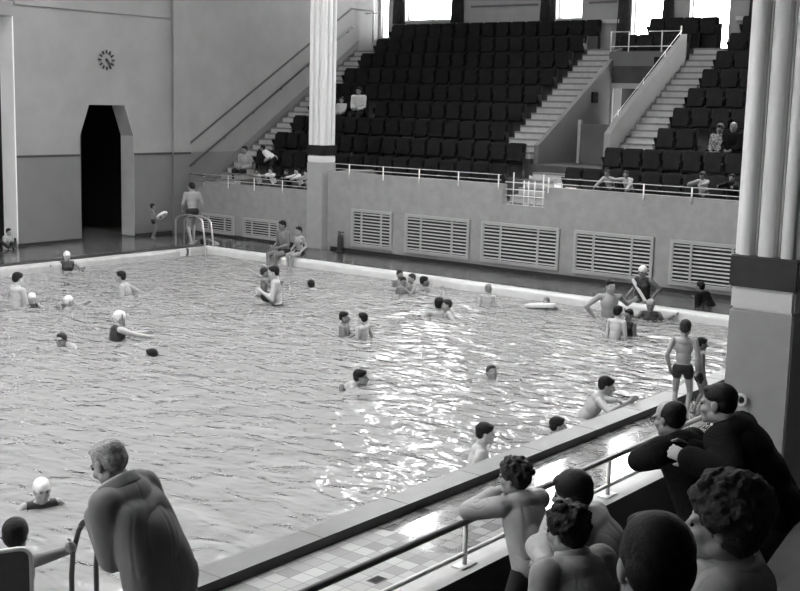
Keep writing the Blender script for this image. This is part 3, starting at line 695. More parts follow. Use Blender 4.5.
# clock wall (left), with the arched doorway and the tall opening
b = MB(); y0, y1 = -3.33, -2.81
b.box(-10.3, .03, y0, y1, -.02, RM); b.prism([(.03, 2.68), (.31, 3.45), (1.46, 3.45), (1.75, 2.68), (1.75, RM), (.03, RM)], y0, y1)
b.box(1.75, 3.67, y0, y1, -.02, RM); b.box(3.67, 6.6, y0, y1, 5.5, RM); b.box(6.6, 26, y0, y1, -.02, RM)
struct(b.build('wall_left', M['wall']))
b = MB(); b.box(-1.87, -1.28, -2.81, -2.72, -.02, RM); struct(b.build('trim_pilaster', M['wall']))
b = MB(); b.box(-1.27, .03, -2.81, -2.795, 2.15, 2.21); b.box(1.75, 3.67, -2.81, -2.795, 2.15, 2.21); b.box(6.6, 26, -2.81, -2.795, 2.15, 2.21)
b.box(-1.88, -1.27, -2.72, -2.705, 2.15, 2.21)
struct(b.build('trim_dado_line', M['dark_trim']))
b = MB(); b.box(-1.27, 3.6, -2.81, -2.77, 5.78, 5.86); struct(b.build('trim_picture_moulding', M['wall']))
b = MB(); b.box(-1.88, .03, -2.81, -2.79, -.02, .06); b.box(1.75, 3.67, -2.81, -2.79, -.02, .06); struct(b.build('baseboard_left', M['kerb_face']))
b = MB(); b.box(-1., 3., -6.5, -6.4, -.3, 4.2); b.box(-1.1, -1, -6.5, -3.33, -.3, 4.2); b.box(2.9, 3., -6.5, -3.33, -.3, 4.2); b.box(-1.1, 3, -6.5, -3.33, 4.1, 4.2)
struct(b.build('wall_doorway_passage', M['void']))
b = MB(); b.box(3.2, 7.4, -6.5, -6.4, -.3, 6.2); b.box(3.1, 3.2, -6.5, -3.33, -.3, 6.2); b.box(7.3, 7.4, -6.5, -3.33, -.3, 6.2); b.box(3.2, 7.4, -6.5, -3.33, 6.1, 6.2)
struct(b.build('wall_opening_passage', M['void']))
b = MB(); b.box(3.64, 3.672, -3.33, -2.79, -.02, 5.5); struct(b.build('trim_opening_reveal', M['reveal']))
b = MB(); b.prism([(.028, 0), (.045, 0), (.045, 2.66), (.32, 3.43), (.31, 3.45), (.028, 2.68)], -3.33, -2.812); struct(b.build('trim_doorway_reveal', M['pier']))
# slanted dark line and cap over the left stair
P1, P2 = on(188, 145, 1, -2.80), on(352, 8.5, 1, -2.80)
b = MB(); b.tube([P1, P2, Vector((-9.75, -2.80, P2.z))], .03, 6); struct(b.build('trim_stair_line', M['dark_trim']))
# back wall with tall windows
WX = -10.05
wins = [(-2.78, -2.40, 5.75, 10.2), (-1.72, .20, 6.28, 10.4), (3.86, 4.72, 6.22, 10.4), (6.32, 7.32, 5.30, 10.4), (8.05, 9.18, 5.32, 10.4), (10.2, 11.8, 6.22, 10.4), (12.2, 14.4, 6.28, 10.4), (14.9, 17.4, 6.28, 10.4)]
b = MB(); yy = -3.33
for a0, a1, z0_, z1_ in wins:
    b.box(WX-.35, WX, yy, a0, 0, RM); b.box(WX-.35, WX, a0, a1, 0, z0_); b.box(WX-.35, WX, a0, a1, z1_, RM); yy = a1
b.box(WX-.35, WX, yy, 26, 0, RM)
struct(b.build('wall_back', M['pier']))
for i, (a0, a1, z0_, z1_) in enumerate(wins):
    w = MB(); t = .04
    w.box(WX-.25, WX-.18, a0, a0+t, z0_, z1_); w.box(WX-.25, WX-.18, a1-t, a1, z0_, z1_); w.box(WX-.25, WX-.18, a0+t, a1-t, z0_, z0_+t); w.box(WX-.25, WX-.18, a0+t, a1-t, z1_-t, z1_)
    w.box(WX-.24, WX-.20, a0+t, a1-t, z0_+1.45, z0_+1.48)
    if a1-a0 > 1.5: w.box(WX-.24, WX-.20, (a0+a1)/2-.015, (a0+a1)/2+.015, z0_+t, z1_-t)
    o = struct(w.build('window_%d' % (i+1), M['frame']))
    MB().box(WX-.36, WX+.06, a0-.03, a1+.03, z0_-.05, z0_).build('sill', M['frame'], o)
# ledge under the windows, plain piers between
b = MB()
for a0, a1, z_ in ((-1.95, 6.0, 6.16), (9.4, 18, 6.16)): b.box(WX-.01, WX+.09, a0, a1, z_-.1, z_)
struct(b.build('trim_window_ledge', M['frame']))
b = MB()
for a0, a1 in ((.85, 3.25), (4.95, 5.85), (9.3, 9.7), (11.85, 12.15)): b.box(WX-.01, WX+.025, a0, a1, 6.62, 6.68)
struct(b.build('trim_pier_line', M['stair_wall']))
# curtains at the windows
curt = [(-2.16, -1.66, 6.18, 'dark curtain left of the widest window in the back wall'), (.14, .62, 6.18, 'dark curtain right of the widest window in the back wall'),
        (3.36, 3.90, 6.16, 'dark curtain left of the narrow window above the middle seats'), (5.88, 6.36, 5.25, 'dark curtain gathered left of the window over the entrance recess'),
        (7.28, 7.62, 5.9, 'dark curtain right of the window over the entrance recess'), (9.75, 10.2, 6.16, 'dark curtain beside the window above the right seat block')]
for a0, a1, z_, lb in curt:
    pts = []; n = 22
    for k in range(n+1):
        y = a0+(a1-a0)*k/n; pts.append((WX+.07+.035*math.sin(k*1.7), y))
    mb = MB(); V = []; F = []
    for k, (x, y) in enumerate(pts):
        for q, zz in enumerate((z_, z_+1.2, 10.4)):
            ym = (a0+a1)/2; V += [(x-.012, ym+(y-ym)*(1., .8, 1.)[q], zz), (x+.012, ym+(y-ym)*(1., .8, 1.)[q], zz)]
    for k in range(n):
        for q in range(2):
            i0 = k*6+q*2; i1 = i0+6
            F += [(i0, i1, i1+2, i0+2), (i0+1, i0+3, i1+3, i1+1)]
        F += [(k*6, k*6+1, k*6+7, k*6+6), (k*6+4, k*6+10, k*6+11, k*6+5)]
    F += [(0, 2, 3, 1), (2, 4, 5, 3), (n*6, n*6+1, n*6+3, n*6+2), (n*6+2, n*6+3, n*6+5, n*6+4)]
    mb.add(V, F); tag(mb.build('curtain', M['curtain'], None, True), lb, 'curtain')
# other walls and the roof with its long rooflights over the pool
b = MB(); yy = -6.5
for k in range(3):
    a0 = 2+k*5; b.box(26, 26.4, yy, a0, -.2, RM); b.box(26, 26.4, a0, a0+1.4, -.2, 2.8); b.box(26, 26.4, a0, a0+1.4, 8.6, RM); yy = a0+1.4
    w = MB(); w.box(26.1, 26.2, a0, a0+.05, 2.8, 8.6); w.box(26.1, 26.2, a0+1.35, a0+1.4, 2.8, 8.6); w.box(26.1, 26.2, a0+.05, a0+1.35, 2.8, 2.85); w.box(26.1, 26.2, a0+.05, a0+1.35, 8.55, 8.6)
    w.box(26.12, 26.18, a0+.68, a0+.72, 2.85, 8.55); struct(w.build('window_%d' % (k+9), M['frame']))  # unseen end-wall openings added to light the large column from the left
b.box(26, 26.4, yy, 26.4, -.2, RM); struct(b.build('wall_end', M['wall']))
b = MB(); b.box(-10.4, 26, 26, 26.4, -.2, RM); struct(b.build('wall_near', M['wall']))
SKX0, SKX1, SKY0, SKY1 = .0, 23., .5, 15.5
b = MB(); b.box(-10.4, SKX0, -6.5, 26, RM, RM+.3); b.box(SKX1, 26.4, -6.5, 26, RM, RM+.3)
b.box(SKX0, SKX1, -6.5, SKY0, RM, RM+.3); b.box(SKX0, SKX1, SKY1, 26, RM, RM+.3)
struct(b.build('ceiling', M['pier']))
b = MB()
for k in range(6): b.box(SKX0+k*4.6-1.75, SKX0+k*4.6+1.65, SKY0, SKY1, RM-.2, RM+.3)  # unseen beams, widened to cut the daylight from the rooflights
struct(b.build('ceiling_baffle_beams', M['pier']))

# far stand: parapets
PX = -1.88
b = MB(); b.box(PX-.2, PX, -2.72, 1.85, -.02, 1.42); struct(b.build('wall_parapet_low', M['parapet']))
b = MB(); b.box(PX-.2, PX, 2.36, 7.62, -.02, 1.95); b.box(PX-.2, PX, 7.62, 8.73, -.02, 1.5); b.box(PX-.2, PX, 8.73, 18.2, -.02, 1.95)
b.box(-3.9, PX-.2, 2.3, 2.45, .9, 1.95)
struct(b.build('wall_parapet_high', M['parapet']))
b = MB(); b.box(PX-.01, PX+.02, 2.5, 16.2, -.02, .07); b.box(PX-.01, PX+.02, -2.7, 1.8, -.02, .05); struct(b.build('baseboard_stand', M['kerb_face']))
# tiers
def tier_z(k): return 1.45+.48*k
def tier_x(k): return -3.07-.75*k
STW0, STW1 = 6.62, 8.72        # entrance recess
for k in range(-1, 9):
    z = tier_z(k); xf = tier_x(k) if k >= 0 else PX-.2; xb = tier_x(k+1) if k < 8 else WX
    b = MB()
    if k == -1: b.box(xb, xf, -2.81, 2.3, .3, z); b.box(xb, xf, 2.45, 26, .8, 1.45)
    else:
        if k < 2: b.box(xb, xf, -2.81, STW0+.3, z-.5, z); b.box(xb, xf, STW1-.02 if k else 8.12, 26, z-.5, z)
        elif k < 7: b.box(xb, xf, -2.81, STW0, z-.5, z); b.box(xb, xf, STW1, 26, z-.5, z)
        else: b.box(xb, xf, -2.81, 26, z-.5, z)
    struct(b.build('floor_tier', M['tier']))
# stairs: three flights, every tread with its pale top
def flight(name, ya, yb, k0, k1, sub=3):
    bt = MB(); br = MB()
    for k in range(k0, k1):
        for q in range(1, sub+1):
            zt = tier_z(k)+.48*q/sub; x0 = tier_x(k+1)+.25*(sub-q)+.0
            # each tread a slab nosing ahead of the one above it
            br.box(tier_x(k+1), x0+.23, ya, yb, tier_z(k), zt-.045); bt.box(tier_x(k+1), x0+.26, ya, yb, zt-.045, zt)
    struct(br.build(name+'_risers', M['riser'])); struct(bt.build(name+'_treads', M['step']))
flight('floor_stair_left', -2.78, -1.98, -1, 8); flight('floor_stair_middle', 5.66, 6.60, 2, 8); flight('floor_stair_right', 8.80, 9.66, 2, 8)
# stringer band on the wall beside the left stair
b = MB(); b.prism([(-2.6, 1.15), (-3.07, 1.52), (-9.07, 5.36), (-9.07, 5.62), (-3.07, 1.80), (-2.3, 1.30)], -2.81, -2.785); struct(b.build('trim_stringer', M['stair_wall']))
# recess between the two flights
b = MB(); b.prism([(-4.75, 2.0), (-4.75, 2.75), (-5.1, 2.95), (-8.9, 5.35), (-8.9, 2.0)], STW0, STW0+.12); 
struct(b.build('wall_recess_left', M['stair_wall']))
b = MB(); b.prism([(-4.55, 1.8), (-4.55, 3.10), (-5.0, 3.45), (-8.35, 5.62), (-8.35, 1.8)], STW1-.06, STW1+.1)
struct(b.build('wall_recess_right', M['recess']))
RX = -8.33
b = MB(); b.box(RX-.15, RX, STW0, 6.78, 2.0, 5.2); b.box(RX-.15, RX, 6.78, 8.1, 4.25, 5.2); b.box(RX-.15, RX, 8.1, STW1, 2., 5.2)
struct(b.build('wall_recess_back', M['stair_wall']))
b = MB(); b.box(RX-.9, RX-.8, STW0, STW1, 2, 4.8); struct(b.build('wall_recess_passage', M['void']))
w = MB(); w.box(RX-.02, RX+.05, 6.66, 6.80, 2.29, 4.36); w.box(RX-.02, RX+.05, 6.80, 8.1, 4.22, 4.36); w.box(RX-.02, RX+.05, 8.1, 8.22, 2.29, 4.22)
struct(w.build('door_1', M['louver']))
b = MB(); b.box(RX, -4.6, STW0, STW1, 2.0, 2.29); b.box(-4.62, -4.35, 7.1, STW1, 1.45, 2.29)
struct(b.build('floor_recess', M['tier']))
b = MB(); rb = MB()
for k, (x0, x1, z, a0, a1) in enumerate(((-4.35, -4.05, 2.12, 7.05, 8.1), (-4.05, -3.75, 1.95, 7.05, 7.85), (-3.75, -3.45, 1.78, 7.05, 8.05), (-3.45, -3.1, 1.62, 7.05, 8.0))):
    b.box(x0, x1+.02, a0, a1, z-.04, z); rb.box(x0, x1, a0, a1, 1.45, z-.04)
struct(b.build('floor_recess_treads', M['step'])); struct(rb.build('floor_recess_risers', M['riser']))
# low partition with its pale post in the recess
r0 = empty('partition_panel', (-6.2, 7.1, 2.29)); tag(r0, 'low grey partition panel with a pale post inside the entrance recess', 'partition')
MB().box(-.03, .03, 0, 1.0, 0, 1.0).build('panel', M['panel'], r0); MB().box(-.05, .05, -.08, .0, 0, 1.1).build('post', M['louver'], r0)
# notice boxes
for (px, py, X, w, h_, lb) in ((661, 64.5, RX, .36, .38, 'small dark notice box on the wall above the recess doorway'), (594, 97.5, None, .3, .28, 'small dark box on the recess side wall under the middle stair')):
    if X is not None:
        p = on(px, py, 0, X); nb_ = MB().box(X, X+.06, p.y-w/2, p.y+w/2, p.z-h_/2, p.z+h_/2).build('notice_box', M['seat'], None, False, .008)
        MB().box(X+.06, X+.075, p.y-w/2+.05, p.y+w/2-.05, p.z-h_/2+.05, p.z+h_/2-.12).build('panel', M['seat_iron'], nb_)
    else:
        p = on(px, py, 1, STW0+.12); nb_ = MB().box(p.x-w/2, p.x+w/2, STW0+.12, STW0+.17, p.z-h_/2, p.z+h_/2).build('notice_box', M['seat'], None, False, .008)
        MB().box(p.x-w/2+.04, p.x+w/2-.04, STW0+.17, STW0+.18, p.z-h_/2+.04, p.z+h_/2-.1).build('panel', M['seat_iron'], nb_)
    tag(nb_, lb, 'box')
# left landing lintel at head of wall and posts near top-left window
b = MB(); b.box(-9.80, -9.76, 7.02, 9.12, 5.29, 5.98); struct(b.build('trim_back_panel', M['seat_iron']))
r0 = empty('landing_rail', (-9.3, -2.1, 5.29)); tag(r0, 'white posts and bar at the head of the left stair', 'railing')
MB().tube([(0, 0, 0), (0, 0, 1.9)], .05).build('post', M['white_rail'], r0, True); MB().tube([(0, -.3, .3), (0, -.3, 1.9)], .025).build('post', M['white_rail'], r0, True)
MB().tube([(0, -.62, 1.2), (0, 0, 1.2)], .02).build('bar', M['white_rail'], r0, True)

# columns
def column(name, x1, y1, label):
    """square tiled base, two bands, fluted shaft; x1,y1 = the corner nearest the camera"""
    w = .52; x0, y0 = x1-w, y1-w; r = empty(name, ((x0+x1)/2, (y0+y1)/2, -.02)); h = w/2
    tag(r, label, 'column')
    MB().box(-h, h, -h, h, 0, 2.19).build('base', M['column_base'], r, False, .012)
    MB().box(-h+.004, h-.004, -h+.004, h-.004, 2.19, 2.37).build('white_band', M['white_paint'], r, False, .02)
    MB().box(-h-.012, h+.012, -h-.012, h+.012, 2.37, 2.62).build('black_band', M['black_paint'], r, False, .01)
    prof = []
    # one face runs along +t: three rounded reeds parted by stepped grooves
    def face():
        pts = []; segs = [(-.26, -.125), (-.085, .085), (.125, .26)]
        for i, (a, c) in enumerate(segs):
            n = 9
            for k in range(n+1):
                t = a+(c-a)*k/n; bul = .045*math.sqrt(max(0, 1-((k/n-.5)*2)**2))
                pts.append((t, bul))
            if i < 2:
                e = segs[i+1][0]; pts += [(c+.004, -.03), (c+.014, -.03), (c+.016, -.008), (e-.016, -.008), (e-.014, -.03), (e-.004, -.03)]
        return pts
    fp = face(); H = h-.035
    for rot in range(4):
        a = rot*PI/2; ca, sa = math.cos(a), math.sin(a)
        for t, dd in fp[:-1]:
            q = (H+dd, t*(H/.26)); prof.append((q[0]*ca-q[1]*sa, q[0]*sa+q[1]*ca))
    MB().prism(prof, 2.62, RM+.02, axis=2).build('fluted_shaft', M['white_paint'], r)
    return r
column('column', -1.66, 2.37, 'white fluted column with grey base against the far stand parapet')
column('column', 11.95, 19.42, 'large white fluted column with black band at right edge, near stand')

# ventilation grilles in the parapet
def grille(x, a0, a1, z0_, z1_, nm, label, group):
    r = empty('ventilation_grille', (x, (a0+a1)/2, z0_)); tag(r, label, 'grille', group); w = (a1-a0)/2; h = z1_-z0_; f = .07
    b = MB(); b.box(0, .05, -w, -w+f, 0, h); b.box(0, .05, w-f, w, 0, h); b.box(0, .05, -w+f, w-f, 0, f); b.box(0, .05, -w+f, w-f, h-f, h)
    b.build('frame', M['louver'], r)
    MB().box(-.01, .004, -w+f, w-f, f, h-f).build('backing', M['void'], r)
    b = MB(); n = nm
    for k in range(n):
        zz = f+(h-2*f)*(k+.5)/n; t = (h-2*f)/n
        b.prism([(.012, zz+t*.16), (.03, zz-t*.22), (.042, zz-t*.22), (.024, zz+t*.16)], -w+f, w-f, axis=1)
    b.build('louvres', M['louver'], r)
    for q in (-.48, .48): MB().box(.03, .055, q*w-.022, q*w+.022, f, h-f).build('mullion', M['louver'], r)
gl = [(3.20, 4.50), (4.89, 6.78), (7.11, 9.17), (9.54, 11.43), (11.80, 13.62)]
gn = ['square louvred grille beside the far fluted column, first of the five large ones', 'second large louvred grille along the high parapet from the far column', 'wide louvred grille under the railed gap in the parapet',
      'wide louvred grille right of the one under the parapet gap', 'louvred grille partly behind the right column, last of the five']
for (a0, a1), lb in zip(gl, gn): grille(PX, a0, a1, .15, 1.08, 10, lb, 'large louvred grilles')
grille(PX, -2.30, -.98, .04, .56, 6, 'small low grille nearest the clock wall, behind the walking man', 'small louvred grilles')
grille(PX, -.62, .72, .04, .56, 6, 'small low grille behind the seated man and boy', 'small louvred grilles')
# rails on the far parapets
def far_rail(label, ys, a0, a1, zt, x=PX+.03, bend=None):
    r = empty('guard_rail', (x, a0, zt)); tag(r, label, 'railing')
    for dz in (.21, .09):
        pts = [(0, 0, dz), (0, a1-a0, dz)]
        if bend: pts = [(-.25, -.18, dz-.2)]+[(0, 0.05, dz), (0, a1-a0, dz)]
        MB().tube(pts, .0095, 6).build('rail_bar', M['grey_rail'], r, True)
    for y in ys:
        b = MB(); b.tube([(0, y-a0, .22), (0, y-a0, -.03), (.0, y-a0, -.12)], .016, 6); b.build('post', M['white_rail'], r, True)
far_rail('thin white railing on the low parapet left of the far column', (-2.14, -1.2, -.21, .82), -2.6, 1.83, 1.42)
far_rail('thin white railing along the high parapet left of the gap', (3.1, 4.18, 5.28, 6.42, 7.53), 2.55, 7.6, 1.95, bend=True)
far_rail('thin white railing along the high parapet right of the gap', (8.84, 11.13, 12.2, 13.4, 14.6), 8.75, 16, 1.95)
r = empty('barrier_gate', (PX-.1, 7.63, 1.5)); tag(r, 'white railed gate in the parapet gap', 'gate')
for y in (.22, .50, .62, .78, 1.0): MB().tube([(0, y, 0), (0, y, .72 if y in (.22, 1.0) else .55)], .014, 6).build('bar', M['white_rail'], r, True)
for z in (.20, .34, .5): MB().tube([(0, 0, z), (0, 1.09, z)], .012, 6).build('rail_bar', M['white_rail'], r, True)
# dark lattice panel where the low parapet meets the clock wall
r = empty('gate_panel', (PX+.10, -2.66, 1.36)); tag(r, 'dark low gate panel at left end of the low parapet', 'gate')
MB().box(-.02, .02, 0, .6, .05, .2).build('panel', M['stair_wall'], r); MB().tube([(0, -.02, .24), (0, .62, .24)], .018, 6).build('rail_bar', M['dark_rail'], r, True)
# handrails
b = MB(); a_, c_ = on(190, 166, 1, -2.70), on(352, 27, 1, -2.70)
hr = empty('wall_handrail', a_); tag(hr, 'dark sloping handrail on brackets along the left stair wall', 'handrail')
MB().tube([(0, 0, 0), c_-a_, c_-a_+Vector((-.12, 0, -.02))], .028).build('rail_bar', M['dark_rail'], hr, True)
for t in (.03, .2, .37, .54, .71, .88, .98):
    q = (c_-a_)*t; MB().tube([q, q+Vector((0, -.05, -.09)), q+Vector((0, -.105, -.09))], .014, 6).build('bracket', M['dark_rail'], hr, True)
hr = empty('landing_guard_rail', (RX+.02, STW0+.02, 5.2)); tag(hr, 'white guard rail on top of the recess wall, turning down the right stair', 'railing')
for dz in (.5, .12): MB().tube([(0, 0, dz), (0, 2.0, dz)], .012, 6).build('rail_bar', M['white_rail'], hr, True)
for y in (.02, .55, 1.5, 2.02): MB().tube([(0, y, -.02), (0, y, .52 if y < 2 else .62)], .017, 6).build('post', M['white_rail'], hr, True)
MB().tube([(0, 2.04, .5), (.35, 2.06, .3), (3.4, 2.06, -1.72)], .010, 6).build('sloping_bar', M['white_rail'], hr, True)
for q in (.9, 2.0, 3.2): MB().tube([(q, 2.06, .5-.65*q+.24-.2), (q, 2.06, .5-.65*q-.46)], .011, 6).build('post', M['white_rail'], hr, True)
# stair-end standards on the aisle seats of the middle block
# clock: marks and hands fixed straight to the wall
ck = on(106.5, 60, 1, -2.80); r = empty('wall_clock', ck); tag(r, 'wall clock of bare black hour marks and hands on the left wall', 'clock')
for k in range(12):
    a = k*PI/6; b = MB(); c, s_ = math.cos(a), math.sin(a)
    V = [(x*c+z*s_, y, -x*s_+z*c) for x in (-.019, .019) for y in (0, .025) for z in (.165, .25)]
    b.add(V, [(0, 1, 3, 2), (4, 6, 7, 5), (0, 4, 5, 1), (2, 3, 7, 6), (0, 2, 6, 4), (1, 5, 7, 3)]); b.build('hour_mark', M['black_paint'], r)
for nm, ang, ln, wd, yy in (('hour_hand', -(132), .17, .026, .03), ('minute_hand', -(150), .25, .018, .04)):
    a = math.radians(ang); dv = Vector((math.sin(a), 0, math.cos(a))); sd = Vector((math.cos(a), 0, -math.sin(a))); b = MB()
    V = []
    for t, w in ((-.05, wd), (ln, wd*.6)):
        for q in (-1, 1):
            for y in (yy-.008, yy+.002): V.append(dv*t+sd*w*q+Vector((0, y, 0)))
    b.add(V, [(0, 1, 3, 2), (4, 6, 7, 5), (0, 4, 5, 1), (2, 3, 7, 6), (0, 2, 6, 4), (1, 5, 7, 3)]); b.build(nm, M['black_paint'], r)
MB().cap((0, 0, 0), (0, .045, 0), .025, .02).build('centre_boss', M['black_paint'], r, True)

# depth mark on the kerb
mk = on(185.5, 251.5, 1, .235)
r = empty('depth_marker', (mk.x, .222, -.165)); tag(r, 'white depth marker plate with a black 3 at the pool corner', 'sign')
MB().box(-.17, .17, 0, .012, 0, .19).build('plate', M['white_paint'], r)
tc = bpy.data.curves.new('numeral', 'FONT'); tc.body = '3'; tc.size = .24; tc.extrude = .003; tc.align_x = 'CENTER'; tc.offset = .006
to = bpy.data.objects.new('numeral_src', tc); C.objects.link(to)
dg = bpy.context.evaluated_depsgraph_get(); nm_ = bpy.data.meshes.new_from_object(to.evaluated_get(dg)); bpy.data.objects.remove(to)
nm_.materials.clear(); nm_.materials.append(M['black_paint'])
no = bpy.data.objects.new('numeral', nm_); C.objects.link(no); no.parent = r; no.location = (-.06, .014, .012); no.rotation_euler = (PI/2, 0, PI)

# far ladder: a pair of steel hoops at the pool corner
def hoop(name, x, ya, yb, z0a, z0b, top, rad, r, mt):
    pts = [(x, ya, z0a), (x, ya, top*.75)]
    for k in range(1, 10):
        a = PI*k/10; pts.append((x, ya+(yb-ya)*(1-math.cos(a))/2*.9, top*.75+(top*.25)*math.sin(a)))
    for k in range(1, 6):
        t = k/5; pts.append((x, ya+(yb-ya)*(.9+.1*math.sin(t*PI/2)), top*.75*(1-t)+z0b*t))
    o = MB().tube(pts, rad, 8).build(name, mt, r, True); return o
r = empty('pool_ladder', (.2, 0, 0)); tag(r, 'steel pool ladder hoops at the far corner by the walking man', 'ladder')
hoop('handrail', .16, -.8, .34, -.02, -.9, .78, .022, r, M['steel']); hoop('handrail', -.12, -.8, .34, -.02, -.9, .74, .022, r, M['steel'])
for z in (-.35, -.6, -.85): MB().box(-.12, .16, .27, .36, z-.015, z+.015).build('rung', M['steel'], r)
# near ladder
r = empty('pool_ladder', (16.3, 16.5, .03)); tag(r, 'dark curved pool ladder rail gripped by the boy at lower left', 'ladder')
pts = [(0, -.62, -.95), (0, -.62, .35), (0, -.60, .52), (0, -.53, .70), (0, -.40, .87), (0, -.24, .97), (0, -.05, 1.0), (0, .12, .93), (0, .22, .78), (0, .26, .5), (0, .26, .0)]
for q in (-.10, -.31):
    MB().tube([(a+q-.20, y_+.05, z_) for a, y_, z_ in pts], .019, 10).build('handrail', M['dark_rail'], r, True)
for z in (-.35, -.6, -.85): MB().box(-.51, -.30, -.61, -.53, z-.015, z+.015).build('rung', M['steel'], r)

# fire extinguisher beside the far column
r = empty('fire_extinguisher', on(340, 246, 0, PX+.12)); r.location.z = -.02; tag(r, 'dark fire extinguisher on the deck beside the far fluted column', 'fire extinguisher')
MB().cap((0, 0, .08), (0, 0, .38), .075, .07).build('cylinder', M['red_can'], r, True); MB().tube([(0, 0, .44), (0, 0, .5), (.06, 0, .52), (.09, .02, .4), (.09, .02, .2)], .014, 6).build('hose', M['dark_rail'], r, True)
MB().box(-.02, .02, -.02, .10, .48, .51).build('handle', M['dark_rail'], r); MB().box(-.075, .075, -.075, .075, 0, .02).build('foot_ring', M['dark_rail'], r)

# near stand
NY = 18.1
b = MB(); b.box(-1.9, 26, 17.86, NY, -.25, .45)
o = b.build('wall_near_parapet', [M['near_wall'], M['near_shade']])
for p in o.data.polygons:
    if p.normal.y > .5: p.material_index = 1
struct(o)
r = empty('guard_rail', (12, 17.98, .45)); tag(r, 'dark-topped double railing on the near parapet under the leaning spectators', 'railing')
MB().tube([(-10, 0, .33), (14, 0, .33)], .026, 10).build('hand_rail', M['dark_rail'], r, True)
MB().tube([(-10, 0, .09), (14, 0, .09)], .018, 10).build('lower_bar', M['white_rail'], r, True)
for k in range(-4, 7):
    x = 2.15+k*2.1; q = MB().tube([(x, 0, 0), (x, 0, .32)], .018, 10).build('post', M['white_rail'], r, True)
    MB().box(x-.09, x+.09, -.05, .05, 0, .012).build('base_plate', M['white_rail'], q)
b = MB(); b.box(-1.9, 26, NY, 19.45, -.25, 0); struct(b.build('floor_near_stand', M['stand_floor']))
for j in range(8):
    b = MB(); b.box(-1.9, 26, 19.45+.8*j, 19.45+.8*(j+1), -.2, .5+.45*j); struct(b.build('floor_near_tier', M['stand_floor']))

b = MB(); b.box(-1.9, 26, 17.9, 26, 5.5, 5.8); struct(b.build('ceiling_near_shade', M['pier']))  # unseen slab added to keep roof light off the near spectators

# water: clear surface over a milky white basin, ruffled by bathers
mt, nt, b_ = nodes('pool_water'); nt.nodes.remove(b_); L = nt.links.new
out = nt.nodes['Material Output']
g = nt.nodes.new('ShaderNodeNewGeometry')
mp = nt.nodes.new('ShaderNodeMapping'); mp.inputs['Rotation'].default_value = (0, 0, math.radians(40)); mp.inputs['Scale'].default_value = (1.25, .7, 1)
L(g.outputs['Position'], mp.inputs['Vector'])
def nz(scale, detail, rough=.5):
    n = nt.nodes.new('ShaderNodeTexNoise'); n.inputs['Scale'].default_value = scale; n.inputs['Detail'].default_value = detail; n.inputs['Roughness'].default_value = rough
    n.inputs['Distortion'].default_value = .6
    L(mp.outputs[0], n.inputs['Vector']); return n
n1, n2, n3 = nz(3.5, 1.2), nz(1.2, 1), nz(6.5, 1)
def mad(a, k, c=None):
    q = nt.nodes.new('ShaderNodeMath'); q.operation = 'MULTIPLY_ADD'; q.inputs[1].default_value = k; L(a, q.inputs[0])
    if c is not None: L(c, q.inputs[2])
    else: q.inputs[2].default_value = 0
    return q.outputs[0]
hgt = mad(n3.outputs['Fac'], .22, mad(n2.outputs['Fac'], 1.0, mad(n1.outputs['Fac'], 1.0)))
bp = nt.nodes.new('ShaderNodeBump'); bp.inputs['Strength'].default_value = 1.; bp.inputs['Distance'].default_value = .066
L(hgt, bp.inputs['Height'])
gl_ = nt.nodes.new('ShaderNodeBsdfGlossy'); gl_.inputs['Roughness'].default_value = .03; L(bp.outputs['Normal'], gl_.inputs['Normal'])
tr = nt.nodes.new('ShaderNodeBsdfTransparent'); tr.inputs['Color'].default_value = (.93, .93, .93, 1)
df = nt.nodes.new('ShaderNodeBsdfDiffuse'); df.inputs['Color'].default_value = (.32, .32, .32, 1)
m1 = nt.nodes.new('ShaderNodeMixShader'); m1.inputs[0].default_value = .80; L(tr.outputs[0], m1.inputs[1]); L(df.outputs[0], m1.inputs[2])
fr = nt.nodes.new('ShaderNodeFresnel'); fr.inputs['IOR'].default_value = 1.42; L(bp.outputs['Normal'], fr.inputs['Normal'])
m2 = nt.nodes.new('ShaderNodeMixShader'); L(fr.outputs[0], m2.inputs[0]); L(m1.outputs[0], m2.inputs[1]); L(gl_.outputs[0], m2.inputs[2])
L(m2.outputs[0], out.inputs['Surface'])
nx, ny = 200, 124; V = []; F = []
for i in range(nx+1):
    for j in range(ny+1):
        x = .2+25.6*i/nx; y = .2+15.9*j/ny; p = Vector((x*1.1+y*.3, y*1.5-x*.3, 0))
        V.append((x, y, WZ+.014*noise.noise(p*.9)+.010*noise.noise(p*2.1)))
for i in range(nx):
    for j in range(ny): F.append((i*(ny+1)+j, (i+1)*(ny+1)+j, (i+1)*(ny+1)+j+1, i*(ny+1)+j+1))
mb = MB(); mb.V = [Vector(v) for v in V]; mb.F = F
tag(mb.build('pool_water', mt, None, True, 0, False), 'rippling pale water filling the swimming pool', 'water', kind='stuff')

# folding chair at the lower left edge
cr = at_depth(30, 546, 6.9); fwd = face_yaw(-10, 20)
ch = empty('folding_chair', (0, 0, .03), fwd); tag(ch, 'canvas-backed tubular chair at lower left corner', 'chair')
Rz = Matrix.Rotation(fwd, 3, 'Z'); top = cr.z-.03; wd_ = .23
cpos = cr - Rz @ Vector((0, -wd_, 0)); ch.location = (cpos.x, cpos.y, .03)
pts = [(-.02, wd_, .0), (-.02, wd_, top-.07)] + [(-.02, wd_-.07*(1-math.cos(a)), top-.07+.07*math.sin(a)) for a in (.4, .8, 1.2, PI/2)] + [(-.02, -wd_+.07*(1-math.cos(a)), top-.07+.07*math.sin(a)) for a in (PI/2, 1.2, .8, .4)] + [(-.02, -wd_, top-.07), (-.02, -wd_, 0)]
MB().tube(pts, .014, 10).build('frame', M['white_rail'], ch, True)
MB().box(-.03, -.018, -wd_+.012, wd_-.012, .5, top-.012).build('backrest', M['canvas'], ch, False, .004)
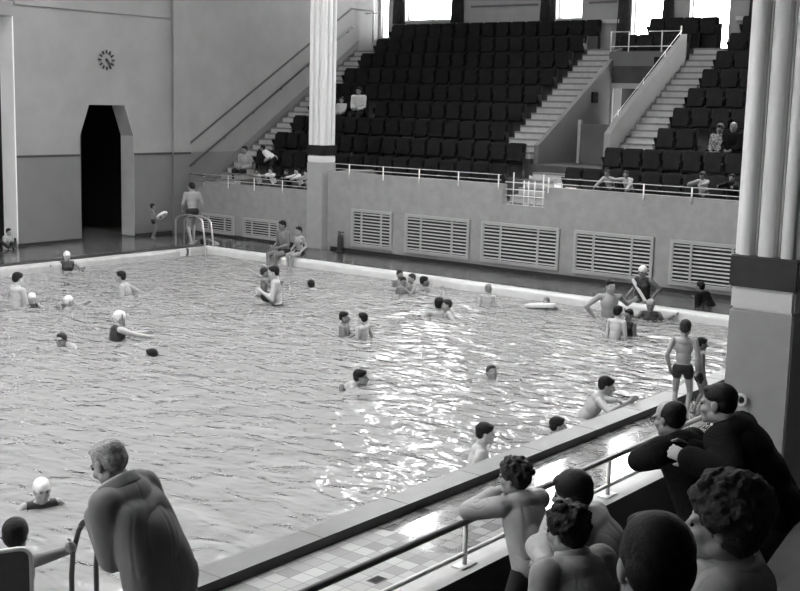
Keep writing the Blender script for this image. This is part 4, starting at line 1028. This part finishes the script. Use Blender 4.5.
MB().box(-.01, .40, -wd_, wd_, .42, .45).build('seat', M['canvas'], ch, False, .008)
for q in (-1, 1): MB().tube([(.38, wd_*q*.96, .42), (.40, wd_*q*.96, 0)], .013, 8).build('leg', M['white_rail'], ch, True)
# floor drains in the near deck
for (px, py, lb) in ((377, 580, 'small dark drain in the near deck tiles beside the rail'), (422.6, 511, 'small dark drain in the near deck tiles against the raised kerb')):
    p = on(px, py, 2, .03); d_ = empty('floor_drain', (p.x, p.y, .03)); tag(d_, lb, 'drain')
    MB().box(-.07, .07, -.05, .05, -.01, .004).build('frame', M['dark_trim'], d_); MB().box(-.055, .055, -.035, .035, 0, .006).build('grating', M['void'], d_)
# small white ring fitting on the large column
p = on(741, 400, 0, 11.99); r = empty('wall_ring', p); tag(r, 'small white ring fitting on the base of the large column', 'fitting')
MB().torus((0, 0, 0), .042, .012, (1, 0, 0)).build('ring', M['white_paint'], r, True); MB().cap((-.04, 0, 0), (.0, 0, 0), .022, .022).build('boss', M['dark_trim'], r, True)


# ------------------------------------------------------------------ seats of the far stand
st = empty('tip_up_seat')
b = MB(); b.prism([(-.02, .40), (.03, .40), (-.04, .86), (-.085, .86)], -.225, .225, axis=1); b.build('backrest', M['seat'], st, False, .012)
b = MB(); b.prism([(.03, .42), (.10, .43), (.06, .80), (.0, .79)], -.205, .205, axis=1); b.build('seat', M['seat'], st, False, .012)
for q in (-.238, .238):
    b = MB(); b.prism([(-.07, 0), (.10, 0), (.06, .08), (.05, .45), (.16, .60), (.14, .64), (-.02, .62), (-.06, .84), (-.09, .84), (-.03, .42)], q-.012, q+.012, axis=1); b.build('side_frame', M['seat_iron'], st)
ordn = ['front', 'second', 'third', 'fourth', 'fifth', 'sixth', 'seventh', 'eighth', 'topmost']
first = True
def place_seat(x, y, z, rz, label, group):
    global first
    o = st if first else copy_tree(st); first = False
    o.location = (x, y, z); o.rotation_euler = (0, 0, rz); tag(o, label, 'seat', group); return o
for k in range(9):
    x = tier_x(k+1)+.14
    blocks = [('middle', -1.70, 6.45 if k < 2 else 5.4), ('right', 9.95, 13.6)]
    if k < 2: blocks[1] = ('right', 9.0 if k else 8.4, 13.6)
    if k == 7: blocks.append(('entrance', 6.85, 8.7))
    if k == 8: blocks.append(('entrance', 7.3, 9.1))
    for bn, a0, a1 in blocks:
        n = int((a1-a0)/.5)+1
        where = {'middle': 'left block', 'right': 'right block', 'entrance': 'short block over the recess'}[bn]
        for q in range(n):
            if any(kk == k and abs(yv-(a0+q*.5)) < .47 for kk, yv in SEATED): continue
            place_seat(x, a0+q*.5, tier_z(k), 0, 'dark tip-up seat, %s row of the %s of the far stand' % (ordn[k], where), '%s row seats, %s' % (ordn[k], where))
# seats lowered under the seated spectators, and near-stand seats
so = empty('tip_up_seat')
MB().prism([(-.02, .42), (.03, .42), (-.04, .86), (-.085, .86)], -.225, .225, axis=1).build('backrest', M['seat'], so, False, .012)
MB().prism([(-.0, .36), (.40, .39), (.42, .42), (.0, .41)], -.205, .205, axis=1).build('seat', M['seat'], so, False, .012)
for q in (-.238, .238):
    b = MB(); b.prism([(-.07, 0), (.10, 0), (.06, .08), (.05, .45), (.16, .60), (.14, .64), (-.02, .62), (-.06, .84), (-.09, .84), (-.03, .42)], q-.012, q+.012, axis=1); b.build('side_frame', M['seat_iron'], so)
used = False
def open_seat(x, y, z, rz, label):
    global used
    o = copy_tree(so) if used else so; used = True
    o.location = (x, y, z); o.rotation_euler = (0, 0, rz); tag(o, label, 'seat')
for (k, y), lb in zip(SEATED, ('lowered dark seat under the pale-shirted person high in the left block', 'lowered dark seat under the child in white by the column',
                               'lowered dark seat under the woman in patterned dress', 'lowered dark seat under the grey-haired person in dark clothes')):
    open_seat(tier_x(k+1)+.14, y, tier_z(k), 0, lb)
for p, z, lb in ((p3, .5, 'dark seat under the hunched person in pale shirt'), (p4, .5, 'dark seat under the person in grey cardigan'), (p5, 1.40, 'dark seat under the smooth-haired person at the bottom edge'), (p6, 1.40, 'dark seat under the curly-haired woman')):
    rt = [r for l, r, s, g in PEOPLE if (l.startswith('dark-haired person in pale shirt h') and p is p3) or (l.startswith('dark bushy') and p is p4) or (l.startswith('person seen from behind') and p is p5) or (l.startswith('curly') and p is p6)][0]
    f = rt.rotation_euler.z; c = Vector((rt.location.x, rt.location.y, z)) - Vector((math.cos(f), math.sin(f), 0))*.19
    open_seat(c.x, c.y, z, f, lb)


# ------------------------------------------------------------------ light: daylight through the rooflights and the tall windows
wd = bpy.data.worlds.new('sky'); S.world = wd; wd.use_nodes = True
bg = wd.node_tree.nodes['Background']; bg.inputs['Color'].default_value = (1, 1, 1, 1); bg.inputs['Strength'].default_value = 27.0
S.view_settings.view_transform = 'Standard'; S.view_settings.look = 'None'; S.view_settings.gamma = 1; S.view_settings.use_curve_mapping = False
S.view_settings.exposure = -0.40
S.cycles.max_bounces = 8; S.cycles.diffuse_bounces = 4; S.cycles.transparent_max_bounces = 8; S.cycles.glossy_bounces = 4
S.cycles.use_denoising = True
S.cycles.caustics_reflective = False; S.cycles.caustics_refractive = False
